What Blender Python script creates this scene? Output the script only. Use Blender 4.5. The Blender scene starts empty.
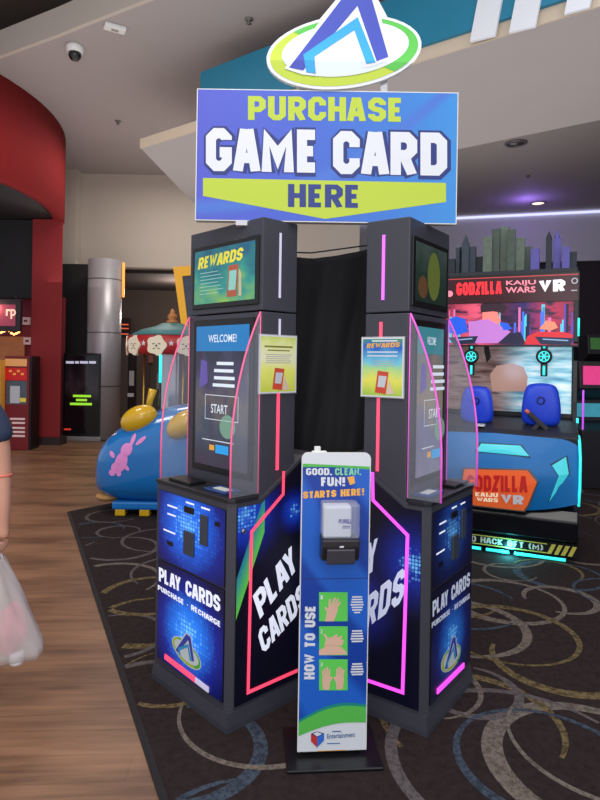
import bpy, bmesh, math, random
from mathutils import Vector, Matrix
from mathutils.bvhtree import BVHTree
random.seed(7)
PI = math.pi
C = bpy.context.scene.collection
V = Vector

# ------------------------------------------------------------------ camera
F, PX, PY, ROLL, CZ = 600.0, 300.0, 362.0, math.radians(0.9), 1.55
cam = bpy.data.cameras.new('camera'); co = bpy.data.objects.new('camera', cam); C.objects.link(co)
cam.sensor_width = 36; cam.lens = F / 800 * 36; cam.shift_y = -(400 - PY) / 800
cam.clip_end = 100
co.matrix_world = Matrix.Translation((0, 0, CZ)) @ Matrix.Rotation(PI/2, 4, 'X') @ Matrix.Rotation(ROLL, 4, 'Z')
bpy.context.scene.camera = co

def ray(u, v):
    x, y = u - PX, PY - v
    return V(((x*math.cos(ROLL) - y*math.sin(ROLL))/F, 1.0, (x*math.sin(ROLL) + y*math.cos(ROLL))/F))
CO = V((0, 0, CZ))
def at(u, v, Y): return CO + ray(u, v)*Y                 # point at distance Y
def onz(u, v, z=0.0):                                    # point on a horizontal plane
    d = ray(u, v); return CO + d*((z - CZ)/d.z)

# ------------------------------------------------------------------ materials
def s2l(c): return tuple(((x/255)/12.92 if x/255 <= .04045 else ((x/255+.055)/1.055)**2.4) for x in c)
_m = {}
def mat(name, rgb, rough=.6, metal=0.0, em=0.0, emc=None, noise=0.0, nscale=20, alpha=1.0, trans=0.0, bump=0.0, spec=.5, coat=0.0):
    if name in _m: return _m[name]
    m = bpy.data.materials.new(name); m.use_nodes = True; nt = m.node_tree; b = nt.nodes['Principled BSDF']
    c = s2l(rgb); b.inputs['Base Color'].default_value = (*c, 1)
    b.inputs['Roughness'].default_value = rough; b.inputs['Metallic'].default_value = metal
    b.inputs['Specular IOR Level'].default_value = spec
    b.inputs['Alpha'].default_value = alpha; b.inputs['Transmission Weight'].default_value = trans
    b.inputs['Coat Weight'].default_value = coat
    if em:
        b.inputs['Emission Color'].default_value = (*s2l(emc or rgb), 1); b.inputs['Emission Strength'].default_value = em
    if noise or bump:
        tc = nt.nodes.new('ShaderNodeTexCoord'); n = nt.nodes.new('ShaderNodeTexNoise')
        n.inputs['Scale'].default_value = nscale; n.inputs['Detail'].default_value = 5
        nt.links.new(tc.outputs['Object'], n.inputs['Vector'])
        if noise:
            mx = nt.nodes.new('ShaderNodeMix'); mx.data_type = 'RGBA'
            mx.inputs[6].default_value = (*[x*(1-noise) for x in c], 1); mx.inputs[7].default_value = (*[min(1, x*(1+noise)) for x in c], 1)
            nt.links.new(n.outputs['Fac'], mx.inputs[0]); nt.links.new(mx.outputs[2], b.inputs['Base Color'])
        if bump:
            bp = nt.nodes.new('ShaderNodeBump'); bp.inputs['Strength'].default_value = bump
            nt.links.new(n.outputs['Fac'], bp.inputs['Height']); nt.links.new(bp.outputs['Normal'], b.inputs['Normal'])
    _m[name] = m
    return m

class NT:                                                # small node builder
    def __init__(s, name, rough=.5):
        s.m = bpy.data.materials.new(name); s.m.use_nodes = True; s.t = s.m.node_tree; s.b = s.t.nodes['Principled BSDF']
        s.b.inputs['Roughness'].default_value = rough
    def n(s, typ, **k):
        o = s.t.nodes.new(typ)
        for a, v in k.items(): setattr(o, a, v)
        return o
    def l(s, a, b): s.t.links.new(a, b)
    def math(s, op, a, b=None, c=None):
        o = s.n('ShaderNodeMath', operation=op)
        for i, x in enumerate((a, b, c)):
            if x is None: continue
            if isinstance(x, (int, float)): o.inputs[i].default_value = x
            else: s.l(x, o.inputs[i])
        return o.outputs[0]
    def mix(s, f, a, b):
        o = s.n('ShaderNodeMix', data_type='RGBA')
        if isinstance(f, (int, float)): o.inputs[0].default_value = f
        else: s.l(f, o.inputs[0])
        for i, x in ((6, a), (7, b)):
            if isinstance(x, tuple): o.inputs[i].default_value = (*s2l(x), 1)
            else: s.l(x, o.inputs[i])
        return o.outputs[2]
    def ramp(s, f, stops, interp='LINEAR'):
        o = s.n('ShaderNodeValToRGB'); o.color_ramp.interpolation = interp
        e = o.color_ramp.elements
        while len(e) < len(stops): e.new(.5)
        for k, (p, c) in enumerate(stops): e[k].position = p; e[k].color = (*s2l(c), 1)
        s.l(f, o.inputs[0]); return o.outputs[0]
    def uv(s):
        t = s.n('ShaderNodeTexCoord'); x = s.n('ShaderNodeSeparateXYZ'); s.l(t.outputs['UV'], x.inputs[0]); return x.outputs[0], x.outputs[1]
    def smooth(s, f, a, b):
        o = s.n('ShaderNodeMapRange', interpolation_type='SMOOTHSTEP')
        s.l(f, o.inputs[0]); o.inputs[1].default_value = a; o.inputs[2].default_value = b
        return o.outputs[0]
    def done(s, col, em=0):
        s.l(col, s.b.inputs['Base Color'])
        if em: s.l(col, s.b.inputs['Emission Color']); s.b.inputs['Emission Strength'].default_value = em
        _m[s.m.name] = s.m
        return s.m

def art_glow(name, glows, base, mid, hot, aspect, dots=26, em=.5, rough=.3, green=None):
    """printed backlit artwork: pixel squares around round bursts"""
    a = NT(name, rough); u, v = a.uv(); tot = None
    vv = a.math('MULTIPLY', v, aspect)
    for (cx, cy, r) in glows:
        dx = a.math('SUBTRACT', u, cx); dy = a.math('SUBTRACT', vv, cy*aspect)
        d = a.math('SQRT', a.math('ADD', a.math('MULTIPLY', dx, dx), a.math('MULTIPLY', dy, dy)))
        g = a.math('SUBTRACT', 1.0, a.smooth(d, 0.0, r))
        tot = g if tot is None else a.math('MAXIMUM', tot, g)
    fu = a.math('FRACT', a.math('MULTIPLY', u, dots)); fv = a.math('FRACT', a.math('MULTIPLY', vv, dots))
    cell = a.math('MULTIPLY', a.math('GREATER_THAN', fu, .3), a.math('GREATER_THAN', fv, .3))
    w = a.n('ShaderNodeTexWhiteNoise', noise_dimensions='2D'); cb = a.n('ShaderNodeCombineXYZ')
    a.l(a.math('FLOOR', a.math('MULTIPLY', u, dots)), cb.inputs[0]); a.l(a.math('FLOOR', a.math('MULTIPLY', vv, dots)), cb.inputs[1]); a.l(cb.outputs[0], w.inputs['Vector'])
    k = a.math('ADD', .84, a.math('MULTIPLY', a.math('MULTIPLY', cell, w.outputs[0]), .24))
    f = a.math('MULTIPLY', tot, k)
    col = a.ramp(f, [(0, base), (.35, mid), (.8, hot), (1, (110, 190, 245))])
    if green:
        gx0, gy0, gx1, gy1 = green
        # band between two slanted lines, left edge of the panel
        t = a.math('SUBTRACT', v, a.math('ADD', gy0, a.math('MULTIPLY', u, gy1)))
        gm = a.math('MULTIPLY', a.math('GREATER_THAN', t, 0.0), a.math('LESS_THAN', t, gx0))
        gm = a.math('MULTIPLY', gm, a.math('LESS_THAN', u, gx1))
        gc = a.ramp(t, [(0, (96, 200, 60)), (gx0, (30, 120, 150))])
        col = a.mix(gm, col, gc)
    return a.done(col, em)

CHAR = mat('charcoal_laminate', (62, 62, 72), .45, noise=.08, nscale=60)
DARK = mat('dark_laminate', (30, 30, 36), .4, noise=.1, nscale=40)
BLACK = mat('black_plastic', (14, 14, 17), .35, noise=.1)
BLACKM = mat('black_matte', (20, 19, 21), .8, noise=.15)
WHITE = mat('white_print', (222, 225, 232), .5)
WHITEP = mat('white_plastic', (225, 225, 222), .4, noise=.03)
TXTW = mat('lit_white_lettering', (235, 240, 255), .4, em=.45)
LIME = mat('lime_print', (186, 206, 62), .6)
GREEN = mat('green_print', (86, 188, 76), .6)
INDIGO = mat('indigo_print', (58, 74, 176), .6)
NAVY = mat('navy_print', (32, 52, 128), .5)
CYAN = mat('cyan_print', (42, 160, 216), .6)
ORANGE = mat('orange_print', (244, 176, 70), .5)
REDP = mat('red_print', (196, 52, 52), .5)
SKIN = mat('skin', (205, 150, 125), .55, noise=.06, nscale=15)
PINKLED = mat('pink_led', (255, 84, 112), .4, em=.95, emc=(255, 66, 100))
MAGLED = mat('magenta_led', (240, 90, 235), .4, em=.95, emc=(236, 72, 228))
OFFLED = mat('pale_led', (205, 200, 225), .4, em=.35)
ACR = mat('acrylic_sheet', (215, 220, 235), .03, alpha=.10, spec=.6)
ACRP = mat('pink_acrylic_edge', (235, 110, 150), .25, em=.3, emc=(240, 90, 140))
ACRM = mat('magenta_acrylic_edge', (225, 95, 200), .25, em=.4, emc=(225, 80, 200))
GLASSBLK = mat('dark_screen_glass', (16, 17, 20), .08, spec=.6)
STEEL = mat('brushed_steel', (170, 170, 175), .3, 1.0, noise=.08, nscale=90)

# ------------------------------------------------------------------ builders
class MB:
    def __init__(s): s.bm = bmesh.new(); s.mats = []; s.uv = None
    def mi(s, m):
        if m not in s.mats: s.mats.append(m)
        return s.mats.index(m)
    def merge(s, b2, m, M=None, smooth=False):
        me = bpy.data.meshes.new('t'); 
        if M is not None: bmesh.ops.transform(b2, matrix=M, verts=b2.verts)
        i = s.mi(m)
        for f in b2.faces: f.material_index = i; f.smooth = smooth
        b2.to_mesh(me); b2.free(); s.bm.from_mesh(me); bpy.data.meshes.remove(me)
        return s
    def box(s, a, b, m, bev=0.0, M=None, seg=2):
        t = bmesh.new(); bmesh.ops.create_cube(t, size=1)
        a, b = V(a), V(b); c = (a+b)/2; d = b-a
        bmesh.ops.transform(t, matrix=Matrix.Translation(c) @ Matrix.Diagonal((abs(d.x), abs(d.y), abs(d.z), 1)), verts=t.verts)
        if bev: bmesh.ops.bevel(t, geom=list(t.edges), offset=bev, segments=seg, affect='EDGES', profile=.5)
        return s.merge(t, m, M)
    def prism(s, pts, O, R, U, N, m, bev=0.0, M=None, smooth=False):
        """closed outline pts (2D) in plane O,R,U pushed along N (a vector with its length)"""
        t = bmesh.new(); O, R, U, N = V(O), V(R), V(U), V(N)
        a = [t.verts.new(O + R*x + U*y) for x, y in pts]; b = [t.verts.new(v.co + N) for v in a]
        t.faces.new(a); t.faces.new(b[::-1]); n = len(a)
        for i in range(n): t.faces.new((a[i], b[i], b[(i+1) % n], a[(i+1) % n]))
        bmesh.ops.recalc_face_normals(t, faces=t.faces)
        if bev: bmesh.ops.bevel(t, geom=list(t.edges), offset=bev, segments=2, affect='EDGES', profile=.5)
        return s.merge(t, m, M, smooth)
    def lathe(s, prof, m, M=None, n=32, smooth=True, arc=(0, 2*PI)):
        t = bmesh.new(); full = abs(arc[1]-arc[0]-2*PI) < 1e-6; k = n if full else n+1; rows = []
        for r, z in prof:
            rows.append([t.verts.new((r*math.cos(arc[0]+(arc[1]-arc[0])*i/n), r*math.sin(arc[0]+(arc[1]-arc[0])*i/n), z)) for i in range(k)])
        for a, b in zip(rows, rows[1:]):
            for i in range(n): t.faces.new((a[i], a[(i+1) % k], b[(i+1) % k], b[i]))
        if full and prof[0] != prof[-1]:
            if prof[0][0] > 1e-4: t.faces.new(rows[0][::-1])
            if prof[-1][0] > 1e-4: t.faces.new(rows[-1])
        bmesh.ops.remove_doubles(t, verts=t.verts, dist=1e-5)
        bmesh.ops.recalc_face_normals(t, faces=t.faces)
        return s.merge(t, m, M, smooth)
    def tube(s, path, r, m, n=8, M=None, closed=False):
        t = bmesh.new(); P = [V(p) for p in path]; rr = r if isinstance(r, (list, tuple)) else [r]*len(P); rows = []
        up = None
        for i, p in enumerate(P):
            if closed: d = P[(i+1) % len(P)] - P[i-1]
            else: d = P[min(i+1, len(P)-1)] - P[max(i-1, 0)]
            d.normalize()
            if up is None: up = d.orthogonal().normalized()
            up = (up - d*up.dot(d)).normalized(); w = d.cross(up)
            rows.append([t.verts.new(p + (up*math.cos(2*PI*k/n) + w*math.sin(2*PI*k/n))*rr[i]) for k in range(n)])
        L = list(zip(rows, rows[1:])) + ([(rows[-1], rows[0])] if closed else [])
        for a, b in L:
            for k in range(n): t.faces.new((a[k], a[(k+1) % n], b[(k+1) % n], b[k]))
        if not closed: t.faces.new(rows[0][::-1]); t.faces.new(rows[-1])
        bmesh.ops.recalc_face_normals(t, faces=t.faces)
        return s.merge(t, m, M, True)
    def ball(s, c, r, m, M=None, seg=20):
        t = bmesh.new(); bmesh.ops.create_uvsphere(t, u_segments=seg, v_segments=seg//2, radius=1)
        r = r if isinstance(r, (tuple, list)) else (r, r, r)
        bmesh.ops.transform(t, matrix=Matrix.Translation(c) @ Matrix.Diagonal((*r, 1)), verts=t.verts)
        return s.merge(t, m, M, True)
    def build(s, name, parent=None):
        me = bpy.data.meshes.new(name); s.bm.to_mesh(me); s.bm.free()
        for m in s.mats: me.materials.append(m)
        o = bpy.data.objects.new(name, me); C.objects.link(o); o.parent = parent
        return o

_c, _d = .30, .15
_O = [(.5, 0), (1-_c, 0), (1, _d), (1, 1-_d), (1-_c, 1), (_c, 1), (0, 1-_d), (0, _d), (_c, 0), (.5, 0)]
BLOCK = {                                                # centre lines of condensed block capitals in a unit box: (width, strokes)
 'A': (1.12, [[(0, -.1), (.40, 1.1)], [(1, -.1), (.60, 1.1)], [(.2, .26), (.8, .26)]]),
 'B': (1, [[(0, 0), (0, 1), (1-_c, 1), (1, 1-_d), (1, .5+_d), (1-_c, .52), (0, .52)], [(1-_c, .52), (1, .5-_d), (1, _d), (1-_c, 0), (0, 0)]]),
 'C': (1, [[(1, .33), (1, _d), (1-_c, 0), (_c, 0), (0, _d), (0, 1-_d), (_c, 1), (1-_c, 1), (1, 1-_d), (1, .67)]]),
 'D': (1, [[(0, 0), (0, 1), (1-_c, 1), (1, 1-_d), (1, _d), (1-_c, 0), (0, 0), (0, .3)]]),
 'E': (.82, [[(1, 1), (0, 1), (0, 0), (1, 0)], [(0, .5), (.85, .5)]]),
 'F': (.8, [[(1, 1), (0, 1), (0, -.1)], [(0, .5), (.85, .5)]]),
 'G': (1, [[(1, .80), (1, 1-_d), (1-_c, 1), (_c, 1), (0, 1-_d), (0, _d), (_c, 0), (1-_c, 0), (1, _d), (1, .42), (.55, .42)]]),
 'H': (1, [[(0, -.1), (0, 1.1)], [(1, -.1), (1, 1.1)], [(0, .5), (1, .5)]]),
 'I': (.02, [[(.5, -.1), (.5, 1.1)]]),
 'J': (.8, [[(1, 1.1), (1, _d), (1-_c, 0), (_c, 0), (0, _d), (0, .3)]]),
 'K': (1, [[(0, -.1), (0, 1.1)], [(1, 1.08), (.15, .5), (1, -.08)]]),
 'L': (.8, [[(0, 1.1), (0, 0), (1, 0)]]),
 'M': (1.4, [[(0, -.1), (0, 1), (.5, .28), (1, 1), (1, -.1)]]),
 'N': (1.05, [[(0, -.1), (0, 1), (1, 0), (1, 1.1)]]),
 'O': (1, [_O]),
 'P': (1, [[(0, -.1), (0, 1), (1-_c, 1), (1, 1-_d), (1, .42+_d), (1-_c, .42), (0, .42)]]),
 'R': (1, [[(0, -.1), (0, 1), (1-_c, 1), (1, 1-_d), (1, .45+_d), (1-_c, .45), (0, .45)], [(.5, .45), (1, -.08)]]),
 'S': (1, [[(1, .74), (1, 1-_d), (1-_c, 1), (_c, 1), (0, 1-_d), (0, .5+_d*.9), (_c, .52), (1-_c, .48), (1, .5-_d*.9), (1, _d), (1-_c, 0), (_c, 0), (0, _d), (0, .26)]]),
 'T': (.95, [[(-.1, 1), (1.1, 1)], [(.5, 1), (.5, -.1)]]),
 'U': (1, [[(0, 1.1), (0, _d), (_c, 0), (1-_c, 0), (1, _d), (1, 1.1)]]),
 'V': (1.1, [[(0, 1.05), (.5, 0), (1, 1.05)]]),
 'W': (1.6, [[(0, 1.05), (.25, 0), (.5, .8), (.75, 0), (1, 1.05)]]),
 'Y': (1.05, [[(0, 1.05), (.5, .45), (1, 1.05)], [(.5, .5), (.5, -.1)]]),
 'Z': (.95, [[(0, 1), (1, 1), (0, 0), (1, 0)]]),
 '8': (1, [[(.5, .52), (1-_c, .52), (1, .5+_d), (1, 1-_d), (1-_c, 1), (_c, 1), (0, 1-_d), (0, .5+_d), (_c, .52), (.5, .52)], [(_c, .52), (0, .5-_d), (0, _d), (_c, 0), (1-_c, 0), (1, _d), (1, .5-_d), (1-_c, .52)]]),
 '.': (.02, [[(.5, -.1), (.5, .1)]]), '!': (.02, [[(.5, -.1), (.5, .1)], [(.5, .3), (.5, 1.1)]]), '\u2022': (.35, [[(0, .5), (1, .5)]]),
 '(': (.3, [[(1, 1.05), (0, .75), (0, .25), (1, -.05)]]), ')': (.3, [[(0, 1.05), (1, .75), (1, .25), (0, -.05)]]), ' ': (.35, []),
}
class G:
    """flat printed graphics on a face of a part; coordinates are metres in the face"""
    def __init__(s, O, R, U, W=None, size=(1, 1), org=(0, 0), step=.0006):
        s.O, s.R, s.U = V(O), V(R).normalized(), V(U).normalized(); s.N = s.R.cross(s.U).normalized()
        s.W = W or Matrix.Identity(4); s.v = []; s.f = []; s.fm = []; s.mats = []; s.size = size; s.org = org; s.step = step
    def px(s, u, v):                                      # where the ray through (u,v) meets this face
        Mi = s.W.inverted(); o = Mi @ CO; d = Mi.to_3x3() @ ray(u, v)
        t = (s.O - o).dot(s.N)/d.dot(s.N); p = o + d*t - s.O
        return (p.dot(s.R), p.dot(s.U))
    def add(s, pts, faces, m, layer):
        if m not in s.mats: s.mats.append(m)
        i = s.mats.index(m); b = len(s.v)
        s.v += [(x, y, layer) for x, y in pts]
        for f in faces: s.f.append([b+k for k in f]); s.fm.append(i)
    def poly(s, pts, m, layer=1):
        a = sum(p[0]*q[1]-q[0]*p[1] for p, q in zip(pts, pts[1:]+pts[:1]))
        if a < 0: pts = pts[::-1]
        s.add(pts, [list(range(len(pts)))], m, layer)
    def ppoly(s, pts, m, layer=1): s.poly([s.px(*p) for p in pts], m, layer)
    def rect(s, x0, y0, x1, y1, m, layer=1): s.poly([(x0, y0), (x1, y0), (x1, y1), (x0, y1)], m, layer)
    def ell(s, cx, cy, rx, ry, m, layer=1, rot=0, n=36, inner=None, a0=0, a1=2*PI):
        def P(k, ax, ay, ox=0, oy=0):
            t = a0 + (a1-a0)*k/n; x, y = ax*math.cos(t)+ox, ay*math.sin(t)+oy
            return (cx + x*math.cos(rot) - y*math.sin(rot), cy + x*math.sin(rot) + y*math.cos(rot))
        if inner is None: s.poly([P(k, rx, ry) for k in range(n)], m, layer)
        else:
            ix, iy, ox, oy = inner; pts = []
            for k in range(n+1): pts += [P(k, rx, ry), P(k, ix, iy, ox, oy)]
            s.add(pts, [(2*k, 2*k+2, 2*k+3, 2*k+1) for k in range(n)], m, layer)
    def line(s, pts, w, m, layer=1):                      # mitred polyline
        P = [V(p) for p in pts]; L = []; Rr = []
        for i, p in enumerate(P):
            a = (P[i]-P[i-1]).normalized() if i else (P[1]-P[0]).normalized()
            b = (P[i+1]-P[i]).normalized() if i < len(P)-1 else a
            t = (a+b).normalized(); n = V((-t.y, t.x)); k = w/2/max(.35, t.dot(a))
            L.append(p+n*k); Rr.append(p-n*k)
        s.add([tuple(q) for pr in zip(L, Rr) for q in pr], [(2*k+1, 2*k+3, 2*k+2, 2*k) for k in range(len(P)-1)], m, layer)
    def text(s, txt, bl, br, tl, m, layer=2, bold=.02, heavy=None):
        """lettering stretched so that its lower left, lower right, upper left corners land on bl, br, tl"""
        if (heavy is not None or bold >= .025) and all(ch in BLOCK for ch in txt): return s.block(txt, bl, br, tl, m, layer, min(.27, .15+bold*2.0), heavy)
        cu = bpy.data.curves.new('txt', 'FONT'); cu.body = txt; cu.size = 1; cu.offset = min(bold, .02) if heavy is None else .02; cu.resolution_u = 3
        ob = bpy.data.objects.new('txt', cu); C.objects.link(ob)
        dg = bpy.context.evaluated_depsgraph_get(); me = bpy.data.meshes.new_from_object(ob.evaluated_get(dg))
        bpy.data.objects.remove(ob); bpy.data.curves.remove(cu)
        vs = [v.co.copy() for v in me.vertices]; fs = [list(p.vertices) for p in me.polygons]; bpy.data.meshes.remove(me)
        if not vs: return
        x0 = min(v.x for v in vs); x1 = max(v.x for v in vs); y0 = min(v.y for v in vs); y1 = max(v.y for v in vs)
        extra = max(0, bold-.022) if heavy is None else heavy
        bl, br, tl = V(bl), V(br), V(tl); hgt = (tl-bl).length
        if extra:
            nk = 8
            for k in range(nk): 
                t = 2*PI*k/nk; e = extra*1.35*hgt; dx, dy = e*math.cos(t), e*math.sin(t); k0 = 1 - e*2/max(1e-6, (br-bl).length); k1 = 1 - e*2/hgt
                c0 = bl + (br-bl)*(1-k0)/2 + (tl-bl)*(1-k1)/2; rr = (br-bl)*k0; uu = (tl-bl)*k1
                s.add([tuple(c0 + rr*((v.x-x0)/(x1-x0)) + uu*((v.y-y0)/(y1-y0)) + V((dx, dy))) for v in vs], fs, m, layer + k*.05)
            return
        pts = []
        for v in vs:
            p = bl + (br-bl)*((v.x-x0)/(x1-x0)) + (tl-bl)*((v.y-y0)/(y1-y0)); pts.append((p.x, p.y))
        s.add(pts, fs, m, layer)
    def block(s, txt, bl, br, tl, m, layer, t, wide=None):
        w = .38; gap = t + .075; x = 0; segs = []; prev = ''
        for ch in txt:
            if prev and (prev+ch in ('LA', 'LL', 'PL', 'AY', 'LV', 'CA', 'RA', 'AR', 'FU', 'YA', 'TA', 'AM', 'GA')): x -= .05 if prev+ch not in ('AY',) else .15
            if prev+ch in ('EW', 'WA', 'KA', 'AC', 'HA', 'ER'): x -= .05
            prev = ch
            gw, strokes = BLOCK[ch]; gw *= w
            for st in strokes: segs.append([(t/2 + x + px*gw, t/2 + min(1+t/2/(1-t), max(-t/2/(1-t), py if 0 <= py <= 1 else (1+t/2/(1-t) if py > 1 else -t/2/(1-t))))*(1-t)) for px, py in st])
            x += gw + gap
        tot = x - gap + t; bl, br, tl = V(bl), V(br), V(tl); ww = t if wide is None else wide
        for i, st in enumerate(segs):
            P = [V(p) for p in st]; L = []; Rr = []; n = len(P); closed = (P[0]-P[-1]).length < 1e-6
            for k, p in enumerate(P):
                a = (P[k]-P[k-1]).normalized() if k else ((P[0]-P[-2]).normalized() if closed else (P[1]-P[0]).normalized())
                b = (P[k+1]-P[k]).normalized() if k < n-1 else ((P[1]-P[0]).normalized() if closed else a)
                tt = (a+b); tt = tt.normalized() if tt.length > 1e-6 else a; nn = V((-tt.y, tt.x)); kk = ww/2/max(.42, tt.dot(a)); L.append(p+nn*kk); Rr.append(p-nn*kk)
            pts = []
            for q2 in (v for pr in zip(L, Rr) for v in pr):
                y_ = min(1+(ww-t)/2, max(-(ww-t)/2, q2.y)); c0 = bl + (br-bl)*(q2.x/tot) + (tl-bl)*y_; pts.append((c0.x, c0.y))
            for k in range(n-1): s.add(pts[2*k:2*k+4], [(1, 3, 2, 0)], m, layer + (i % 5)*.2 + k*.018)
    def ptext(s, txt, bl, br, tl, m, layer=2, bold=.02, heavy=None): s.text(txt, s.px(*bl), s.px(*br), s.px(*tl), m, layer, bold, heavy)
    def btext(s, txt, x0, y0, x1, y1, m, layer=2, bold=.02): s.text(txt, (x0, y0), (x1, y0), (x0, y1), m, layer, bold)
    def build(s, name, parent=None, solid=None):
        """solid = (outline, depth, material): the board the print is on"""
        me = bpy.data.meshes.new(name); co_ = [tuple(s.O + s.R*x + s.U*y + s.N*(l*s.step)) for x, y, l in s.v]; f = list(s.f); fm = list(s.fm)
        if solid:
            pts, dep, m = solid
            if m not in s.mats: s.mats.append(m)
            i = s.mats.index(m); b = len(co_); n = len(pts)
            co_ += [tuple(s.O + s.R*x + s.U*y) for x, y in pts] + [tuple(s.O + s.R*x + s.U*y - s.N*dep) for x, y in pts]
            ar = sum(p[0]*q[1]-q[0]*p[1] for p, q in zip(pts, pts[1:]+pts[:1]))
            fs = [list(range(b, b+n)), list(range(b+n, b+2*n))[::-1]] + [[b+k, b+n+k, b+n+(k+1) % n, b+(k+1) % n] for k in range(n)]
            if ar < 0: fs = [q[::-1] for q in fs]
            f += fs; fm += [i]*len(fs)
        me.from_pydata(co_, [], f)
        uvl = me.uv_layers.new(name='UVMap'); 
        vv = list(s.v) + [(0, 0, 0)]*(len(co_)-len(s.v))
        for p, mi in zip(me.polygons, fm): p.material_index = mi
        for lp in me.loops:
            x, y, _ = vv[lp.vertex_index]; uvl.data[lp.index].uv = ((x-s.org[0])/s.size[0], (y-s.org[1])/s.size[1])
        for m in s.mats: me.materials.append(m)
        o = bpy.data.objects.new(name, me); C.objects.link(o); o.parent = parent
        return o

def tag(o, label=None, cat=None, group=None, kind=None):
    if label: o['label'] = label
    if cat: o['category'] = cat
    if group: o['group'] = group
    if kind: o['kind'] = kind
    return o
def thing(name, loc, rz, label, cat, group=None):
    o = bpy.data.objects.new(name, None); C.objects.link(o); o.location = loc; o.rotation_euler = (0, 0, rz); o.empty_display_size = .1
    tag(o, label, cat, group)
    return o, Matrix.Translation(loc) @ Matrix.Rotation(rz, 4, 'Z')
def struct(o): o['kind'] = 'structure'; return o

# ================================================================== SETTING
HC = 5.4
def wood_mat():
    a = NT('wood_plank_floor', .38); tc = a.n('ShaderNodeTexCoord'); mp = a.n('ShaderNodeMapping')
    mp.inputs['Rotation'].default_value = (0, 0, math.radians(-4)); a.l(tc.outputs['Object'], mp.inputs[0])
    br = a.n('ShaderNodeTexBrick'); a.l(mp.outputs[0], br.inputs['Vector'])
    br.inputs['Scale'].default_value = 1; br.inputs['Brick Width'].default_value = 1.25; br.inputs['Row Height'].default_value = .16
    br.inputs['Mortar Size'].default_value = .0025; br.offset = .37
    for i, c in ((1, (146, 106, 78)), (2, (112, 80, 58)), (3, (78, 54, 40))): br.inputs[i].default_value = (*s2l(c), 1)
    m2 = a.n('ShaderNodeMapping'); m2.inputs['Scale'].default_value = (1.6, 22, 1); a.l(mp.outputs[0], m2.inputs[0])
    nz = a.n('ShaderNodeTexNoise'); nz.inputs['Scale'].default_value = 1.3; nz.inputs['Detail'].default_value = 8; nz.inputs['Distortion'].default_value = .8; a.l(m2.outputs[0], nz.inputs['Vector'])
    m3 = a.n('ShaderNodeMapping'); m3.inputs['Scale'].default_value = (.7, 2.6, 1); a.l(mp.outputs[0], m3.inputs[0])
    nz2 = a.n('ShaderNodeTexNoise'); nz2.inputs['Scale'].default_value = 1.5; nz2.inputs['Detail'].default_value = 3; a.l(m3.outputs[0], nz2.inputs['Vector'])
    g = a.ramp(nz.outputs['Fac'], [(.36, (74, 50, 36)), (.5, (132, 95, 70)), (.66, (164, 122, 92))])
    c = a.mix(.5, br.outputs['Color'], g)
    g2 = a.ramp(nz2.outputs['Fac'], [(.36, (78, 54, 40)), (.62, (168, 124, 94))])
    c = a.mix(.4, c, g2)
    return a.done(c)
o = MB().box((-9, -2.5, -.1), (9, 18, 0), wood_mat()).build('floor'); struct(o)

# carpet
def carpet_fibre(name, c1, c2, sc=140):
    a = NT(name, .95); tc = a.n('ShaderNodeTexCoord'); n = a.n('ShaderNodeTexNoise'); n.inputs['Scale'].default_value = sc; n.inputs['Detail'].default_value = 3
    a.l(tc.outputs['Object'], n.inputs['Vector']); n2 = a.n('ShaderNodeTexNoise'); n2.inputs['Scale'].default_value = sc/5; a.l(tc.outputs['Object'], n2.inputs['Vector'])
    f = a.math('MULTIPLY', a.math('ADD', n.outputs['Fac'], n2.outputs['Fac']), .5)
    a.b.inputs['Specular IOR Level'].default_value = .15
    return a.done(a.ramp(f, [(.42, c1), (.56, c2)]))
CB = carpet_fibre('carpet_ground', (40, 31, 31), (50, 39, 39))
CR = [carpet_fibre('carpet_beige', (86, 76, 70), (122, 111, 102), 240), carpet_fibre('carpet_olive', (62, 52, 34), (118, 102, 72), 240),
      carpet_fibre('carpet_slate', (44, 50, 60), (72, 82, 96), 240), carpet_fibre('carpet_grey', (74, 68, 70), (100, 92, 92), 240)]
CE = mat('carpet_edge', (26, 22, 24), .8, noise=.2, nscale=60)
edge = [(.62, -.15), (-.44, 2.11), (-2.29, 6.04), (-1.95, 6.45), (-1.2, 7.4), (.5, 11.4), (8.9, 13.5), (8.9, -2)]
g = G((0, 0, .006), (1, 0, 0), (0, 1, 0), step=.0005)
g.poly(edge, CB, 1)
def inside(x, y):
    c = False; n = len(edge)
    for i in range(n):
        a, b = edge[i], edge[i-1]
        if (a[1] > y) != (b[1] > y) and x < (b[0]-a[0])*(y-a[1])/(b[1]-a[1])+a[0]: c = not c
    return c
def swirl(cx, cy, r, w, ang, sweep, m, lay):
    """a crescent band that swells and thins along the circle"""
    n = 44; pts = []; fs = []
    for k in range(n+1):
        t = ang + sweep*k/n; q = .35 + .65*abs(math.sin(PI*k/n)) if sweep < 6.2 else .35 + .65*(.5-.5*math.cos(2*PI*k/n))
        for rr in (r+w*q/2, r-w*q/2): pts.append((cx+rr*math.cos(t), cy+rr*math.sin(t)))
    for k in range(n):
        if all(inside(*pts[j]) for j in (2*k, 2*k+1, 2*k+2, 2*k+3)): fs.append((2*k, 2*k+1, 2*k+3, 2*k+2))
    if fs: g.add(pts, fs, m, lay)
fixed = [(600, 765, .40, .085, 20, 330, 0), (505, 600, .36, .075, 0, 360, 0), (560, 660, .34, .06, 150, 230, 1), (470, 720, .38, .05, -40, 250, 1),
         (470, 690, .22, .045, 180, 250, 3), (455, 600, .26, .05, 60, 260, 1), (560, 575, .30, .06, 0, 360, 2), (520, 760, .5, .05, 30, 300, 3), (110, 580, .34, .045, -30, 300, 0),
         (120, 548, .30, .04, 150, 330, 3), (150, 620, .33, .06, 100, 280, 1), (185, 750, .30, .06, 200, 260, 2), (150, 700, .35, .04, 20, 200, 3)]
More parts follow.
